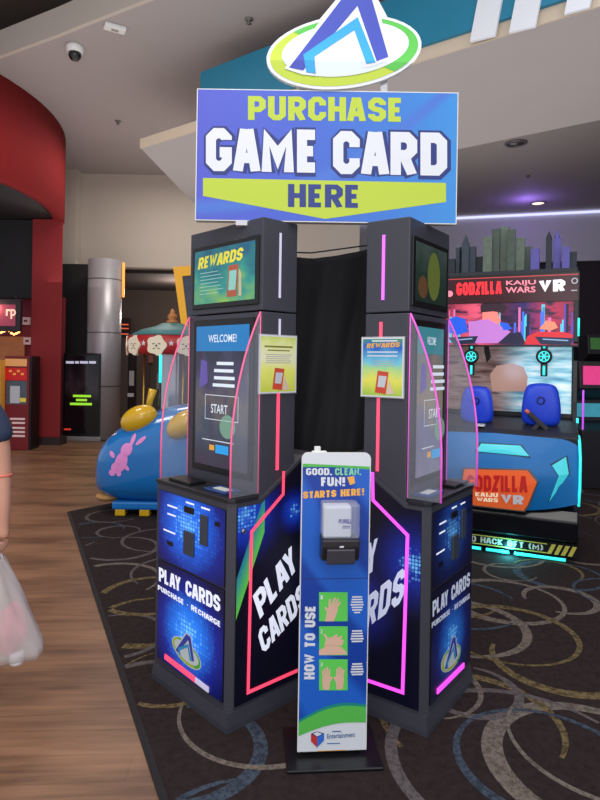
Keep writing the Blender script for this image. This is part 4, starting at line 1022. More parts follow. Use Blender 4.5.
# play screen
gp = G((0, .53, 0), (1, 0, 0), (0, 0, 1), MV, size=(WV-.12, .6), org=(-WV+.06, 1.12), step=.0008)
PS = NT('play_screen', .12); u, v = PS.uv(); wv = PS.n('ShaderNodeTexNoise'); wv.inputs['Scale'].default_value = 3.5; tcx = PS.n('ShaderNodeTexCoord'); mpx = PS.n('ShaderNodeMapping'); mpx.inputs['Scale'].default_value = (1, 3, 1); PS.l(tcx.outputs['UV'], mpx.inputs[0]); PS.l(mpx.outputs[0], wv.inputs['Vector'])
PS = PS.done(PS.mix(PS.smooth(u, .45, .75), PS.ramp(wv.outputs['Fac'], [(.3, (70, 48, 44)), (.55, (130, 108, 104)), (.7, (60, 46, 48))]), PS.ramp(wv.outputs['Fac'], [(.3, (60, 130, 160)), (.5, (140, 200, 215)), (.7, (225, 235, 240))])), .6)
gp.rect(-WV+.06, 1.14, -.06, 1.74, PS, 1)
BB = lambda pts, m, l: gp.ppoly([rr_(*p) for p in pts], m, l)
BB([(220, 640), (212, 580), (235, 550), (290, 540), (330, 555), (345, 590), (340, 640)], mat('scr_peach', (178, 136, 120), .2, em=.4), 3)
BB([(190, 450), (210, 450), (208, 480), (216, 520), (200, 540), (192, 500)], mat('scr_dark', (30, 20, 22), .2, em=.1), 3)
gp.build('play_screen', tV, solid=([(-WV+.05, 1.1), (-.05, 1.1), (-.05, 1.76), (-WV+.05, 1.76)], .02, BLACK))
# headset holders and headsets
BLH = mat('headset_blue', (24, 66, 214), .4, noise=.1)
for cu, mirror in ((147, 1), (403, 1)):
    gh = G((0, .40, 0), (1, 0, 0), (0, 0, 1), MV); ctr = gh.px(*rr_(cu, 517)); x, z = ctr
    hd = MB(); hd.box((x-.028, .39, z-.17), (x+.028, .42, z+.16), BLACK, bev=.008); hh = hd.build('holder_arm', tV)
    MB().tube([(x, .385, z-.16), (x, .385, z-.08)], .010, CY).build('light_bar', hh); MB().tube([(x, .385, z+.07), (x, .385, z+.13)], .010, CY).build('light_bar', hh)
    rim = MB(); rim.lathe([(.045, 0), (.062, 0), (.066, .015), (.06, .03), (.045, .03), (.045, 0)], BLACK, M=Matrix.Translation((x, .395, z)) @ Matrix.Rotation(PI/2, 4, 'X'), n=32); rr1 = rim.build('emblem_ring', hh)
    ge = G((x, .372, z), (1, 0, 0), (0, 0, 1), step=.0005); ge.ell(0, 0, .05, .05, mat('emblem_dark', (14, 70, 74), .4, em=.2), 1)
    for k in range(6): t3 = k*PI/3; ge.line([(0, 0), (.046*math.cos(t3), .046*math.sin(t3))], .008, CY, 2)
    ge.ell(0, 0, .046, .046, CY, 2, inner=(.038, .038, 0, 0)); ge.build('emblem', hh)
for (cu, cv_, sz) in ((168, 95, 1.2), (393, 95, 1.32)):
    gh = G((0, .30, 0), (1, 0, 0), (0, 0, 1), MV); x, z = gh.px(*cc(cu, cv_))
    t2 = bmesh.new(); bmesh.ops.create_cube(t2, size=1); bmesh.ops.subdivide_edges(t2, edges=list(t2.edges), cuts=3, use_grid_fill=True)
    for vv in t2.verts:
        p = vv.co*2; p = V([p[i]*math.sqrt(max(0, 1-.42*(p[(i+1) % 3]**2+p[(i+2) % 3]**2)/2)) for i in range(3)])
        k = 1.0-.25*max(0, -p.z)*0; vv.co = V((p.x*.115*sz*(1-.12*p.z), p.y*.07, p.z*.14*sz))
    mb = MB(); mb.merge(t2, BLH, M=Matrix.Translation((x, .26, z+.02)), smooth=True); hs = mb.build('vr_headset', tV)
    md = hs.modifiers.new('s', 'SUBSURF'); md.levels = md.render_levels = 2
    MB().lathe([(.02, 0), (.034, 0), (.034, .012), (.02, .012), (.02, 0)], mat('headset_dark_blue', (12, 30, 120), .4), M=Matrix.Translation((x+.0, .198, z+.06)) @ Matrix.Rotation(PI/2, 4, 'X'), n=24).build('lens_ring', hs)
    MB().tube([(x-.09*sz, .27, z+.1), (x-.06*sz, .25, z+.17), (x+.06*sz, .25, z+.17), (x+.09*sz, .27, z+.1)], .012, BLACK).build('head_strap', hs)
# gun controller resting at the right headset
x, z = gh.px(*cc(372, 130)); Mg = Matrix.Translation((x, .17, z-.0)) @ Matrix.Rotation(math.radians(42), 4, 'Y')
mb = MB(); mb.box((-.06, -.02, -.018), (.14, .02, .02), mat('gun_grey', (42, 40, 48), .4), bev=.006, M=Mg); mb.box((.04, -.015, -.08), (.075, .015, -.01), mat('gun_grey', (42, 40, 48), .4), bev=.005, M=Mg); o = mb.build('gun_controller', tV)
MB().tube([Mg @ V((-.095, 0, 0)), Mg @ V((-.055, 0, 0))], [.014, .018], mat('muzzle_orange', (230, 110, 80), .4)).build('muzzle', o)
mb = MB(); mb.tube([Mg @ V((.06, 0, -.07)), Mg @ V((.06, .02, -.1)), (x+.1, .2, 1.04), (x+.16, .3, 1.07)], .007, BLACK); mb.build('cable', o)
# skyline topper
zk = zt2+.014
gk = G((0, YF+.10, 0), (1, 0, 0), (0, 0, 1), MV)
SK = [mat('skyline_sage', (104, 118, 104), .6, noise=.4, nscale=30), mat('skyline_olive', (78, 92, 82), .6, noise=.4, nscale=30)]
SK2 = SK; SK = [mat('skyline_slate', (58, 70, 84), .6, noise=.3, nscale=25), mat('skyline_dark', (38, 44, 54), .6, noise=.3, nscale=25), mat('skyline_violet', (86, 80, 160), .5, em=.12, noise=.3, nscale=25)] + SK2
def tower(u0, u1, vt, m, y, nm='skyline_tower'):
    a = gk.px(u0, vt); b = gk.px(u1, vt); mb = MB(); mb.box((a[0], YF+y, zk), (b[0], YF+y+.045, a[1]), m, bev=.003)
    return mb
for k, (u0, u1, vt, ci) in enumerate(((449, 456, 260, 1), (456, 460, 248, 0), (459, 464, 246, 1), (463, 470, 244, 0), (468, 476, 247, 0), (475, 484, 256, 1), (484, 493, 238, 3), (492, 500, 229, 4), (500, 509, 226, 3), (508, 516, 231, 4), (516, 525, 238, 3), (524, 532, 246, 4), (531, 540, 250, 2), (546, 552, 240, 1), (553, 561, 238, 2), (562, 570, 248, 2), (569, 577, 252, 1))):
    mb = tower(u0, u1, vt, SK[ci], .04+.05*(k % 3)); a = gk.px(u0, vt); b = gk.px(u1, vt)
    if k in (3, 14, 13): xm = (a[0]+b[0])/2; mb.lathe([(.025, 0), (.02, .03), (.0, .08)], SK[ci], M=Matrix.Translation((xm, YF+.06+.05*(k % 3), a[1])), n=6, smooth=False)
    mb.build('skyline_tower', tV)
a = gk.px(447, 265); b = gk.px(578, 265)
MB().box((a[0], YF-.0, zk), (b[0], YF+.035, zk+.035), mat('skyline_base', (44, 48, 56), .6, noise=.4, nscale=18), bev=.004).build('skyline_base', tV)

# ================================================================== BLUE KIDDIE RIDE (left)
Yr = 6.0
pr0 = onz(135, 512)
RB = mat('ride_blue', (30, 124, 204), .22, coat=.6, noise=.05, nscale=3)
YLW = mat('ride_yellow', (228, 180, 36), .25, coat=.4)
cR = V((-1.45, 6.25, 0))
tR, MR_ = thing('kiddie_ride', (cR.x, cR.y, 0), 0, 'rounded glossy blue kiddie ride with a pink rabbit print left of the kiosks', 'ride')
def sec(pxl, vt, vb, hd, hy=0.0):
    x = (pxl-300)/600*6.0 - cR.x; zt = CZ+(357.5-vt)/600*6.0; zb = CZ+(357.5-vb)/600*6.0
    return (x, (zt+zb)/2, (zt-zb)/2, hd, hy)
secs = [sec(93.5, 470, 482, .03), sec(95, 458, 488, .16), sec(98, 450, 492, .26), sec(104, 440, 495, .34), sec(114, 430, 498, .40), sec(130, 420, 500, .44), sec(150, 411, 501, .46), sec(175, 404, 501, .46), sec(205, 402, 501, .45), sec(225, 408, 500, .42), sec(240, 420, 497, .34), sec(250, 445, 490, .16), sec(253, 460, 478, .03)]
t2 = bmesh.new(); rows = []; NS = 36
for (x, zc_, hz, hd, hy) in secs:
    row = []
    for k in range(NS):
        t3 = 2*PI*k/NS; cx, sx = math.cos(t3), math.sin(t3); ex_ = 2/3.0
        row.append(t2.verts.new((x, math.copysign(abs(cx)**ex_, cx)*hd, zc_+math.copysign(abs(sx)**ex_, sx)*hz)))
    rows.append(row)
for a, b in zip(rows, rows[1:]):
    for k in range(NS): t2.faces.new((a[k], a[(k+1) % NS], b[(k+1) % NS], b[k]))
t2.faces.new(rows[0][::-1]); t2.faces.new(rows[-1]); bmesh.ops.recalc_face_normals(t2, faces=t2.faces)
bmesh.ops.subdivide_edges(t2, edges=[e_ for e_ in t2.edges if len(e_.link_faces) == 2], cuts=1, use_grid_fill=True, smooth=.5)
bt = BVHTree.FromBMesh(t2)
mb = MB(); mb.merge(t2, RB, smooth=True); body = mb.build('ride_body', tR)
# rabbit print following the body
PINK = mat('rabbit_pink', (240, 150, 220), .4, em=.05)
gv = []; gf = []
def pat(cu, cv_, ru, rv, rot):
    rings = 4; n = 18; b0 = len(gv); ok = True; pts = [(cu, cv_)]
    for i in range(1, rings+1):
        for k in range(n):
            t3 = 2*PI*k/n; x, y = ru*i/rings*math.cos(t3), rv*i/rings*math.sin(t3); pts.append((cu+x*math.cos(rot)-y*math.sin(rot), cv_+x*math.sin(rot)+y*math.cos(rot)))
    vs = []
    for p in pts:
        d = ray(*p); o_ = CO - V((cR.x, cR.y, 0)); h, nrm, _, _ = bt.ray_cast(o_, d.normalized())
        if h is None: return
        if nrm.dot(d) > 0: nrm = -nrm
        vs.append(h + nrm*.004)
    gv.extend(vs)
    for k in range(n): gf.append((b0, b0+1+k, b0+1+(k+1) % n))
    for i in range(rings-1):
        for k in range(n): a = b0+1+i*n; gf.append((a+k, a+n+k, a+n+(k+1) % n, a+(k+1) % n))
def rb(u, v): return (80+u/3.64, 300+v/3.64)
for (u, v, ru, rv, rot) in ((150, 590, 22, 38, 18), (170, 545, 20, 26, 30), (193, 510, 7, 26, 22), (222, 512, 7, 24, 50), (118, 562, 8, 14, -30), (168, 608, 7, 16, -40), (118, 628, 12, 12, 0), (142, 632, 9, 10, 0), (132, 610, 18, 20, 10)):
    c_ = rb(u, v); pat(c_[0], c_[1], ru/3.64, rv/3.64, math.radians(rot))
me = bpy.data.meshes.new('rabbit_print'); me.from_pydata([tuple(p) for p in gv], [], gf); me.materials.append(PINK)
o = bpy.data.objects.new('rabbit_print', me); C.objects.link(o); o.parent = tR
for (u, v, ru, rv, y, rot) in ((139, 419, 19, 13, -.30, 25), (184, 424, 19, 12, -.44, 35)):
    p = at(u, v, 6.25+y) - cR; mb = MB(); mb.ball((0, 0, 0), (ru/100, .13, rv/100), YLW, M=Matrix.Translation(p) @ Matrix.Rotation(-math.radians(rot), 4, 'Y'), seg=32); mb.build('yellow_pod', tR)
p = at(152, 398, 6.2) - cR; MB().tube([p+V((-.04, 0, -.16)), p+V((-.02, 0, -.02)), p+V((.01, 0, .09))], [.03, .035, .045], YLW).build('yellow_lever', tR)
MB().box((-.38, -.36, .07), (.62, .36, .15), RB, bev=.02).build('ride_base', tR)
for x in (-.30, -.06, .46):
    for y in (-.30, .30): MB().box((x-.05, y-.05, .007), (x+.05, y+.05, .075), YLW, bev=.01).build('foot', tR)
p = at(101, 492, 6.0) - cR; MB().ball(p+V((.04, .1, -.06)), (.12, .12, .05), mat('ride_tan', (200, 150, 90), .4)).build('step', tR)

# carousel behind the ride
pcx = at(172, 345, 7.6)
tC, MC = thing('miniature_carousel', (pcx.x, 7.6, 0), 0, 'miniature carousel with a teal roof and cream medallions behind the blue ride', 'carousel')
zc0 = lambda v: CZ + (358.5-v)/600*7.6
RC = .55
MB().lathe([(.0, zc0(322)), (.13, zc0(322)), (.2, zc0(325)), (.38, zc0(329)), (RC-.02, zc0(335)), (.0, zc0(335))], mat('teal_roof', (74, 130, 132), .5), n=40).build('roof', tC)
MB().lathe([(0, zc0(353)), (RC-.04, zc0(353)), (RC, zc0(350)), (RC, zc0(337)), (RC-.03, zc0(335)), (0, zc0(335))], mat('carousel_red', (170, 32, 36), .35, em=.1), n=40).build('rim_band', tC)
CRM = mat('medallion_cream', (226, 212, 186), .4, em=.15); 
for k in range(10):
    an = -PI/2 - .12 + k*2*PI/10; ctr = V((math.cos(an), math.sin(an), 0))*(RC+.004); Rr = V((-math.sin(an), math.cos(an), 0))
    gg = G(ctr + V((0, 0, zc0(345))), Rr, (0, 0, 1), step=.001)
    s = .115
    outl = [(s*1.0*(1+.10*math.cos(5*t3))*math.cos(t3), s*1.0*(1+.10*math.cos(5*t3))*math.sin(t3)) for t3 in [2*PI*i/30 for i in range(30)]]
    for sg_ in (-1, 1): gg.line([(sg_*.05, .015), (sg_*.02, .02)], .01, BLACK, 2); gg.line([(sg_*.045, -.045), (sg_*.01, -.03)], .008, BLACK, 2)
    gg.ell(0, -.005, .012, .012, BLACK, 2)
    gg.build('medallion', tC, solid=(outl, .02, CRM))
    an += PI/10; ctr = V((math.cos(an), math.sin(an), 0))*(RC+.002); Rr = V((-math.sin(an), math.cos(an), 0)); gg = G(ctr + V((0, 0, zc0(343))), Rr, (0, 0, 1), step=.001)
    gg.build('star', tC, solid=([((.035 if i % 2 == 0 else .015)*math.cos(PI/2+i*PI/5), (.035 if i % 2 == 0 else .015)*math.sin(PI/2+i*PI/5)) for i in range(10)], .01, WHITE))
MB().lathe([(0, zc0(322)), (.07, zc0(322)), (.075, zc0(320)), (.04, zc0(318)), (.065, zc0(316)), (.05, zc0(313)), (.03, zc0(312)), (.035, zc0(310)), (0, zc0(307))], mat('finial_gold', (190, 120, 60), .4, noise=.4, nscale=30), n=24).build('finial', tC)
MB().lathe([(.16, .2), (.16, zc0(353))], mat('mirror_panels', (190, 190, 198), .12, .7), n=8, smooth=False).build('mirror_column', tC)
MB().lathe([(0, .007), (.5, .007), (.5, .22), (0, .22)], mat('carousel_base', (196, 186, 190), .4), n=40).build('base', tC)
for k in range(4):
    an = k*PI/2+.6; x, y = .36*math.cos(an), .36*math.sin(an); MB().tube([(x, y, .22), (x, y, zc0(353))], .012, mat('brass', (190, 150, 70), .3, .9)).build('pole', tC)
    mb = MB(); mb.ball((x, y, .72), (.07, .16, .08), CRM); mb.ball((x, y-.16, .84), (.035, .07, .05), CRM); mb.tube([(x, y-.1, .74), (x, y-.14, .84)], [.05, .035], CRM)
    for q_ in (-.1, .1):
        for e_ in (-.035, .035): mb.tube([(x+e_, y+q_, .68), (x+e_, y+q_-.03, .5)], [.02, .012], CRM)
    mb.build('carousel_horse', tC)
pcy = at(160.5, 366, 6.93); mb = MB(); mb.tube([(pcy.x, 6.93, CZ-(380-357)/600*6.93), (pcy.x, 6.93, CZ+(357-352)/600*6.93)], .018, CY)
mb.tube([(pcy.x, 6.93, .007), (pcy.x, 6.93, CZ-(380-357)/600*6.93)], .014, BLACK); tag(mb.build('cyan_light_post'), 'slim post with a cyan glowing top in front of the carousel', 'light')

# yellow tilted frame sign
def yf(u, v): p = at(u, v, 8.4); return (p.x, p.z)
tY, _ = thing('yellow_frame_sign', (yf(205, 300)[0], 8.4, 0), 0, 'tall tilted yellow frame standing behind the left kiosk', 'sign')
ox = yf(205, 300)[0]; L_ = lambda u, v: (yf(u, v)[0]-ox, yf(u, v)[1])
outer = [L_(173, 267), L_(240, 262), L_(231, 338), L_(183, 338)]; inner = [L_(182, 276), L_(232, 272), L_(225, 331), L_(188.5, 331)]
YF_ = mat('frame_yellow', (232, 168, 30), .4, em=.25)
mb = MB()
for k in range(4): k2 = (k+1) % 4; mb.prism([outer[k], outer[k2], inner[k2], inner[k]], (0, 0, 0), (1, 0, 0), (0, 0, 1), (0, .08, 0), YF_)
mb.build('frame', tY)
mb = MB(); mb.prism(inner, (0, .03, 0), (1, 0, 0), (0, 0, 1), (0, .04, 0), mat('frame_glass', (58, 62, 84), .2, em=.1, noise=.5, nscale=6)); mb.build('centre_panel', tY)
mb = MB(); mb.box((-.1, .0, 0.007), (.15, .3, outer[2][1]+.02), BLACKM, bev=.01); mb.build('cabinet', tY)

# ================================================================== black display stand, shop kiosk, etc
def poster(name, px0, px1, vt, vb, label, cat):
    a, b = onz(px0, vb), onz(px1, vb); Y = (a.y+b.y)/2; x0 = at(px0, vb, Y).x; x1 = at(px1, vb, Y).x; h = CZ+ray((px0+px1)/2, vt).z*Y
    t, M = thing(name, ((x0+x1)/2, Y, 0), 0, label, cat); return t, M, x1-x0, h, Y
t, M, w, h, Y = poster('display_stand', 62, 100, 353, 441, 'black freestanding display with green text beside the metal column', 'display stand')
MB().box((-w/2, 0, .08), (w/2, .16, h), BLACK, bev=.012).build('housing', t); MB().box((-w/2-.02, -.03, 0), (w/2+.02, .22, .085), mat('stand_foot', (150, 148, 150), .4, .4), bev=.01).build('foot', t)
g = G((0, -.001, 0), (1, 0, 0), (0, 0, 1), M, size=(w, h), org=(-w/2, 0), step=.0015)
g.rect(-w/2+.04, .14, w/2-.04, h-.05, vgrad('display_dark_art', [(0, (12, 10, 14)), (.45, (14, 12, 14)), (.6, (44, 34, 40)), (.8, (22, 20, 28)), (1, (10, 10, 14))], .3, .25, .1), 1)
WD = mat('display_white', (190, 190, 215), .4, em=.6); GD = mat('display_green', (150, 220, 50), .4, em=.8)
for k, (a, b) in enumerate(((66, 74), (75, 79), (80, 88), (89, 96))): p0 = g.px(a, 363.5); p1 = g.px(b, 361.2); g.rect(p0[0], p0[1], p1[0], p1[1], WD, 2)
for v, a, b in ((396, 73, 91), (400, 76, 87), (404, 70, 92)): p0 = g.px(a, v+1); p1 = g.px(b, v-1); g.rect(p0[0], p0[1], p1[0], p1[1], GD, 2)
p0 = g.px(64, 430); p1 = g.px(71, 428.5); g.rect(p0[0], p0[1], p1[0], p1[1], mat('display_red', (220, 60, 40), .4, em=.6), 2)
g.build('screen', t)

t, M, w, h, Y = poster('vending_kiosk', 3, 28, 356, 450, 'crimson vending kiosk with a yellow header left of the red pillar', 'kiosk')
MB().box((-w/2, 0, 0), (w/2, .35, h), mat('kiosk_crimson', (128, 22, 34), .45, noise=.1), bev=.01).build('cabinet', t)
g = G((0, -.001, 0), (1, 0, 0), (0, 0, 1), M, step=.0015); g.rect(-w/2+.01, .05, w/2-.01, h-.02, mat('kiosk_crimson', (128, 22, 34), .45), .5)
def rp(u0, v0, u1, v1, m, l=1): a = g.px(u0, v1); b = g.px(u1, v0); g.rect(a[0], a[1], b[0], b[1], m, l)
rp(5, 359, 27, 366, mat('kiosk_sand', (214, 150, 90), .4, em=.35)); rp(4, 368, 27, 380, mat('kiosk_bright_red', (190, 20, 26), .4, em=.3)); rp(6, 381, 27, 404, mat('kiosk_photo', (70, 78, 90), .3, em=.25, noise=.6, nscale=12)); rp(10, 386, 20, 403, mat('kiosk_photo_pale', (170, 172, 180), .3, em=.25), 2); rp(20, 398, 26, 402, mat('kiosk_photo_yellow', (210, 190, 60), .3, em=.3), 2)
for v, a in ((418, 10), (422, 12), (427, 10), (431, 9), (435, 10)): rp(a, v, 25, v+1.8, mat('kiosk_white_lines', (220, 190, 190), .4, em=.2), 2)
for k in range(4): rp(9+k*4, 370+(k % 2)*3, 12+k*4, 372+(k % 2)*3, mat('kiosk_gold', (230, 160, 60), .4, em=.3), 2)
g.build('printed_front', t)
MB().box((w/2, .02, 0), (w/2+.03, .35, h), BLACK).build('side_panel', t)

# hanging shop sign
p = at(8, 315, 10.35); t, M = thing('shop_sign', (p.x, 10.35, p.z), 0, 'pink lit shop sign in a dark frame ending in rp, at the left edge', 'sign')
MB().box((-.55, 0, -.28), (.21, .1, .28), mat('sign_frame', (34, 24, 36), .5), bev=.01).build('frame', t)
g = G((0, -.001, 0), (1, 0, 0), (0, 0, 1), M, step=.002); g.rect(-.49, -.19, .13, .18, mat('sign_pink', (150, 60, 84), .4, em=.35), 1)
g.ptext('rp', (6, 319), (16, 319), (6, 309), mat('sign_cream', (240, 200, 180), .4, em=.6), 2, .03); g.build('sign_face', t)
MB().box((-.3, .04, .28), (-.27, .08, 2.63-p.z), BLACK).build('hanger', t); MB().box((.1, .04, .28), (.13, .08, 2.63-p.z), BLACK).build('hanger', t)
# shop interior items
Ys = pl.y+.66
for u, v, sz, lab in ((26.5, 321, 5, 'small white control box on the crimson shop wall, upper'), (28, 341, 4, 'small white control box on the crimson shop wall, lower')):
    p = at(u, v, Ys-.02); o = MB().box((-.07, -.04, -.07), (.07, .03, .07), mat('shop_white', (220, 190, 200), .5, em=.1), bev=.008).box((-.03, -.05, -.02), (.03, -.038, .02), CRIM).build('control_box'); o.location = p; tag(o, lab, 'box', 'control boxes on the crimson wall')
mb = MB(); random.seed(5)
pts = [at(u, 326+ (u % 7), Ys-.3) for u in (-2, 3, 8, 13, 18, 22)]
mb.tube(pts, .006, BLACK); ob = mb.build('string_light'); tag(ob, 'string of small warm bulbs over the lit shop counter at far left', 'lights')
for k, p in enumerate([a.lerp(b, f) for a, b in zip(pts, pts[1:]) for f in (.2, .7)]):
    o = MB().ball(tuple(p-V((0, 0, .05))), .022, mat('warm_bulb', (255, 190, 110), .4, em=3), seg=10).build('bulb', ob)
p = at(8, 346, Ys-.05); o = MB().box((-.9, 0, -.45), (.3, .04, .18), mat('amber_panel', (150, 88, 50), .5, em=.35, noise=.5, nscale=6)).build('lit_wall_panel'); o.location = p; tag(o, 'amber lit wall panel behind the shop sign', 'panel')
p = at(-2, 400, 9.55); o = MB().box((-.5, 0, 0), (.10, .3, 1.5), mat('yellow_cabinet', (196, 140, 50), .5, em=.15, noise=.3, nscale=8), bev=.01).box((-.4, -.01, .8), (.02, .0, 1.3), GLASSBLK).build('shop_cabinet'); o.location = (p.x-.24, 9.9, 0); tag(o, 'yellow cabinet edge at the far left beside the crimson kiosk', 'cabinet')

# passage items
def pbox(name, u0, u1, vt, vb, Y, dep, m, label, cat, extra=None):
    a = at(u0, vb, Y); b = at(u1, vt, Y); floor_ = vb >= 999
    z0_ = 0 if floor_ else a.z
    mb = MB(); mb.box((a.x, Y, z0_), (b.x, Y+dep, b.z), m, bev=.006)
    if extra: extra(mb, a.x, b.x, z0_, b.z, Y)
    return tag(mb.build(name), label, cat)
OL = mat('board_orange', (230, 100, 70), .4, em=.6)
pbox('menu_board', 120, 130, 318, 336, 15.9, .08, mat('board_dark', (46, 26, 26), .5), 'small dark board with orange lines in the passage behind the column', 'sign',
     lambda mb, x0, x1, z0, z1, Y: [mb.box((x0+.02, Y-.01, z0+(z1-z0)*f), (x1-.03, Y, z0+(z1-z0)*(f+.07)), OL) for f in (.6, .38, .08)])
pbox('dark_cabinet', 118, 131, 352, 999, 13.4, .5, mat('cabinet_dark', (24, 20, 24), .5), 'dark machine cabinet with a pale display just right of the column', 'cabinet',
     lambda mb, x0, x1, z0, z1, Y: [mb.box((x0+.14, Y-.01, z1-.75), (x1-.03, Y, z1-.42), mat('pale_display', (150, 146, 146), .4, em=.2)), mb.box((x0+.14, Y-.01, z1-1.0), (x1-.06, Y, z1-.92), WHITE)])
pbox('passage_door', 134, 150, 340, 999, 15.94, .05, mat('door_taupe', (74, 62, 60), .7), 'taupe door at the end of the passage', 'door',
     lambda mb, x0, x1, z0, z1, Y: mb.box((x0+.12, Y-.02, z1-.6), (x0+.24, Y, z1-.4), mat('door_sign', (150, 90, 84), .5)))
pbox('arcade_cabinet', 147, 160, 372, 999, 10.5, .5, mat('cabinet_grey', (36, 34, 42), .4), 'low grey arcade cabinet between the passage and the carousel', 'cabinet',
     lambda mb, x0, x1, z0, z1, Y: [mb.box((x0+.02, Y-.01, z1-.3), (x0+.04, Y, z1-.02), mat('cab_trim', (130, 130, 140), .4)), mb.box((x1-.05, Y-.01, z1-.3), (x1-.03, Y, z1-.02), mat('cab_trim', (130, 130, 140), .4))])
pbox('lit_game_cabinet', 184, 232, 345, 999, 8.9, .6, mat('cabinet_plum', (40, 26, 44), .4), 'game cabinet with red and white lights half hidden by the left kiosk', 'arcade machine',
     lambda mb, x0, x1, z0, z1, Y: [mb.ball((x0+.08+random.random()*.5, Y, z1-.05-random.random()*.75), (.05, .02, .035), random.choice([WHITE, mat('neon_red', (250, 40, 52), .4), mat('bulb_violet', (150, 110, 220), .4, em=.5), WHITE]), seg=10) for k in range(26)])

# machines at the far right edge
def cabinet_r(u0, u1, vt, Y, label, ex):
    a = at(u0, 400, Y); b = at(u1, vt, Y); t, M = thing('arcade_cabinet', ((a.x+b.x)/2, Y, 0), 0, label, 'arcade machine'); w = b.x-a.x; h = b.z
    MB().prism([(0, 0.007), (.7, .007), (.7, h), (.12, h), (.08, h-.35), (.3, h-.5), (.3, h*.52), (0, h*.45)], (-w/2, 0, 0), (0, 1, 0), (0, 0, 1), (w, 0, 0), mat('arcade_black', (30, 26, 34), .4), bev=.008).build('cabinet', t); ex(t, w, h); return t
def ex1(t, w, h):
    MB().tube([(-w/2+.0, -.005, .75), (-w/2+.0, -.005, 1.25)], .012, mat('violet_tube', (180, 80, 220), .4, em=1.1)).build('light_tube', t)
    MB().box((-w/2+.04, .08, h-.3), (w/2-.04, .1, h-.06), mat('marquee_pink', (220, 60, 130), .4, em=.7, noise=.4, nscale=12)).build('marquee', t)
    MB().box((-w/2+.04, .27, h*.55), (w/2-.04, .295, h-.55), mat('screen_cyan', (60, 150, 170), .3, em=.5, noise=.5, nscale=9)).build('screen', t)
cabinet_r(583, 640, 362, 7.6, 'black arcade cabinet with pink marquee and violet tube at the right edge', ex1)
cabinet_r(590, 650, 335, 10.5, 'taller dark arcade cabinet farther back at the right edge', lambda t, w, h: MB().box((-w/2+.04, .09, h-.32), (w/2-.04, .115, h-.06), mat('marquee_green', (60, 110, 50), .4, em=.3, noise=.5, nscale=9)).build('marquee', t))
p = at(584, 425, 8.5); o = MB().box((-.03, 0, 0), (2.5, .6, 2.0), mat('arcade_bank', (22, 20, 26), .5), bev=.01).box((.1, -.01, 1.4), (1.0, .0, 1.8), mat('bank_screen', (60, 50, 110), .3, em=.4, noise=.5, nscale=6)).build('game_bank'); o.location = (2.35, 11.6, 0); tag(o, 'dark bank of games behind the VR machine on the right', 'arcade machine')

# ================================================================== PERSON AT THE LEFT EDGE
def skin(name, verts, edges, rad, m, parent, root=0, lev=2):
    me = bpy.data.meshes.new(name); me.from_pydata(verts, edges, []); o = bpy.data.objects.new(name, me); C.objects.link(o); o.parent = parent; me.materials.append(m)
    md = o.modifiers.new('skin', 'SKIN'); md.use_smooth_shade = True
    sv = me.skin_vertices[0].data if me.skin_vertices else None
    if sv is None:
        bm = bmesh.new(); bm.from_mesh(me); bm.verts.layers.skin.verify(); bm.to_mesh(me); bm.free(); sv = me.skin_vertices[0].data
    for i, r in enumerate(rad): sv[i].radius = r if isinstance(r, tuple) else (r, r); sv[i].use_root = (i == root)
    s = o.modifiers.new('sub', 'SUBSURF'); s.levels = s.render_levels = lev
    return o
PXc = -1.57
hp = at(3, 541, 2.6)                                        # hand on the bag handles
tP, _ = thing('person', (PXc, 2.62, 0), 0, 'person in a navy t-shirt at the left edge carrying a white plastic bag', 'person')
L = lambda p: (p[0]-PXc, p[1]-2.62, p[2])
sh_z = 1.36; hx, hy, hz = L(hp)
hx = hx-.012
vs = [(0, 0, .92), (0, 0, 1.08), (0, -.01, 1.22), (0, 0, 1.36), (0, .01, 1.45), (0, .02, 1.53), (0, .02, 1.63), (0, .02, 1.69),
      (.16, 0, 1.36), (hx-.03, .0, 1.24), (hx-.012, .01, 1.06), (hx-.002, 0, .90), (hx, -.0, .80), (hx, -.005, hz),
      (-.16, 0, 1.36), (-.22, 0, 1.22), (-.235, -.02, 1.05), (-.235, .03, .90), (-.235, .05, .80), (-.23, .06, .73),
      (.09, 0, .88), (.10, .06, .50), (.10, .02, .10), (.10, .1, .045), (.10, .16, .04),
      (-.09, 0, .88), (-.10, -.08, .50), (-.10, -.18, .12), (-.10, -.10, .045), (-.10, -.04, .04)]
ed = [(0, 1), (1, 2), (2, 3), (3, 4), (4, 5), (5, 6), (6, 7), (3, 8), (8, 9), (9, 10), (10, 11), (11, 12), (12, 13), (3, 14), (14, 15), (15, 16), (16, 17), (17, 18), (18, 19),
      (0, 20), (20, 21), (21, 22), (22, 23), (23, 24), (0, 25), (25, 26), (26, 27), (27, 28), (28, 29)]
ra = [(.14, .11), (.125, .10), (.14, .105), (.13, .10), .055, .065, .09, .07, .06, .050, .042, .036, .026, (.022, .036), .06, .048, .040, .034, .026, (.022, .036),
      .095, .062, .040, .042, .035, .095, .062, .040, .042, .035]
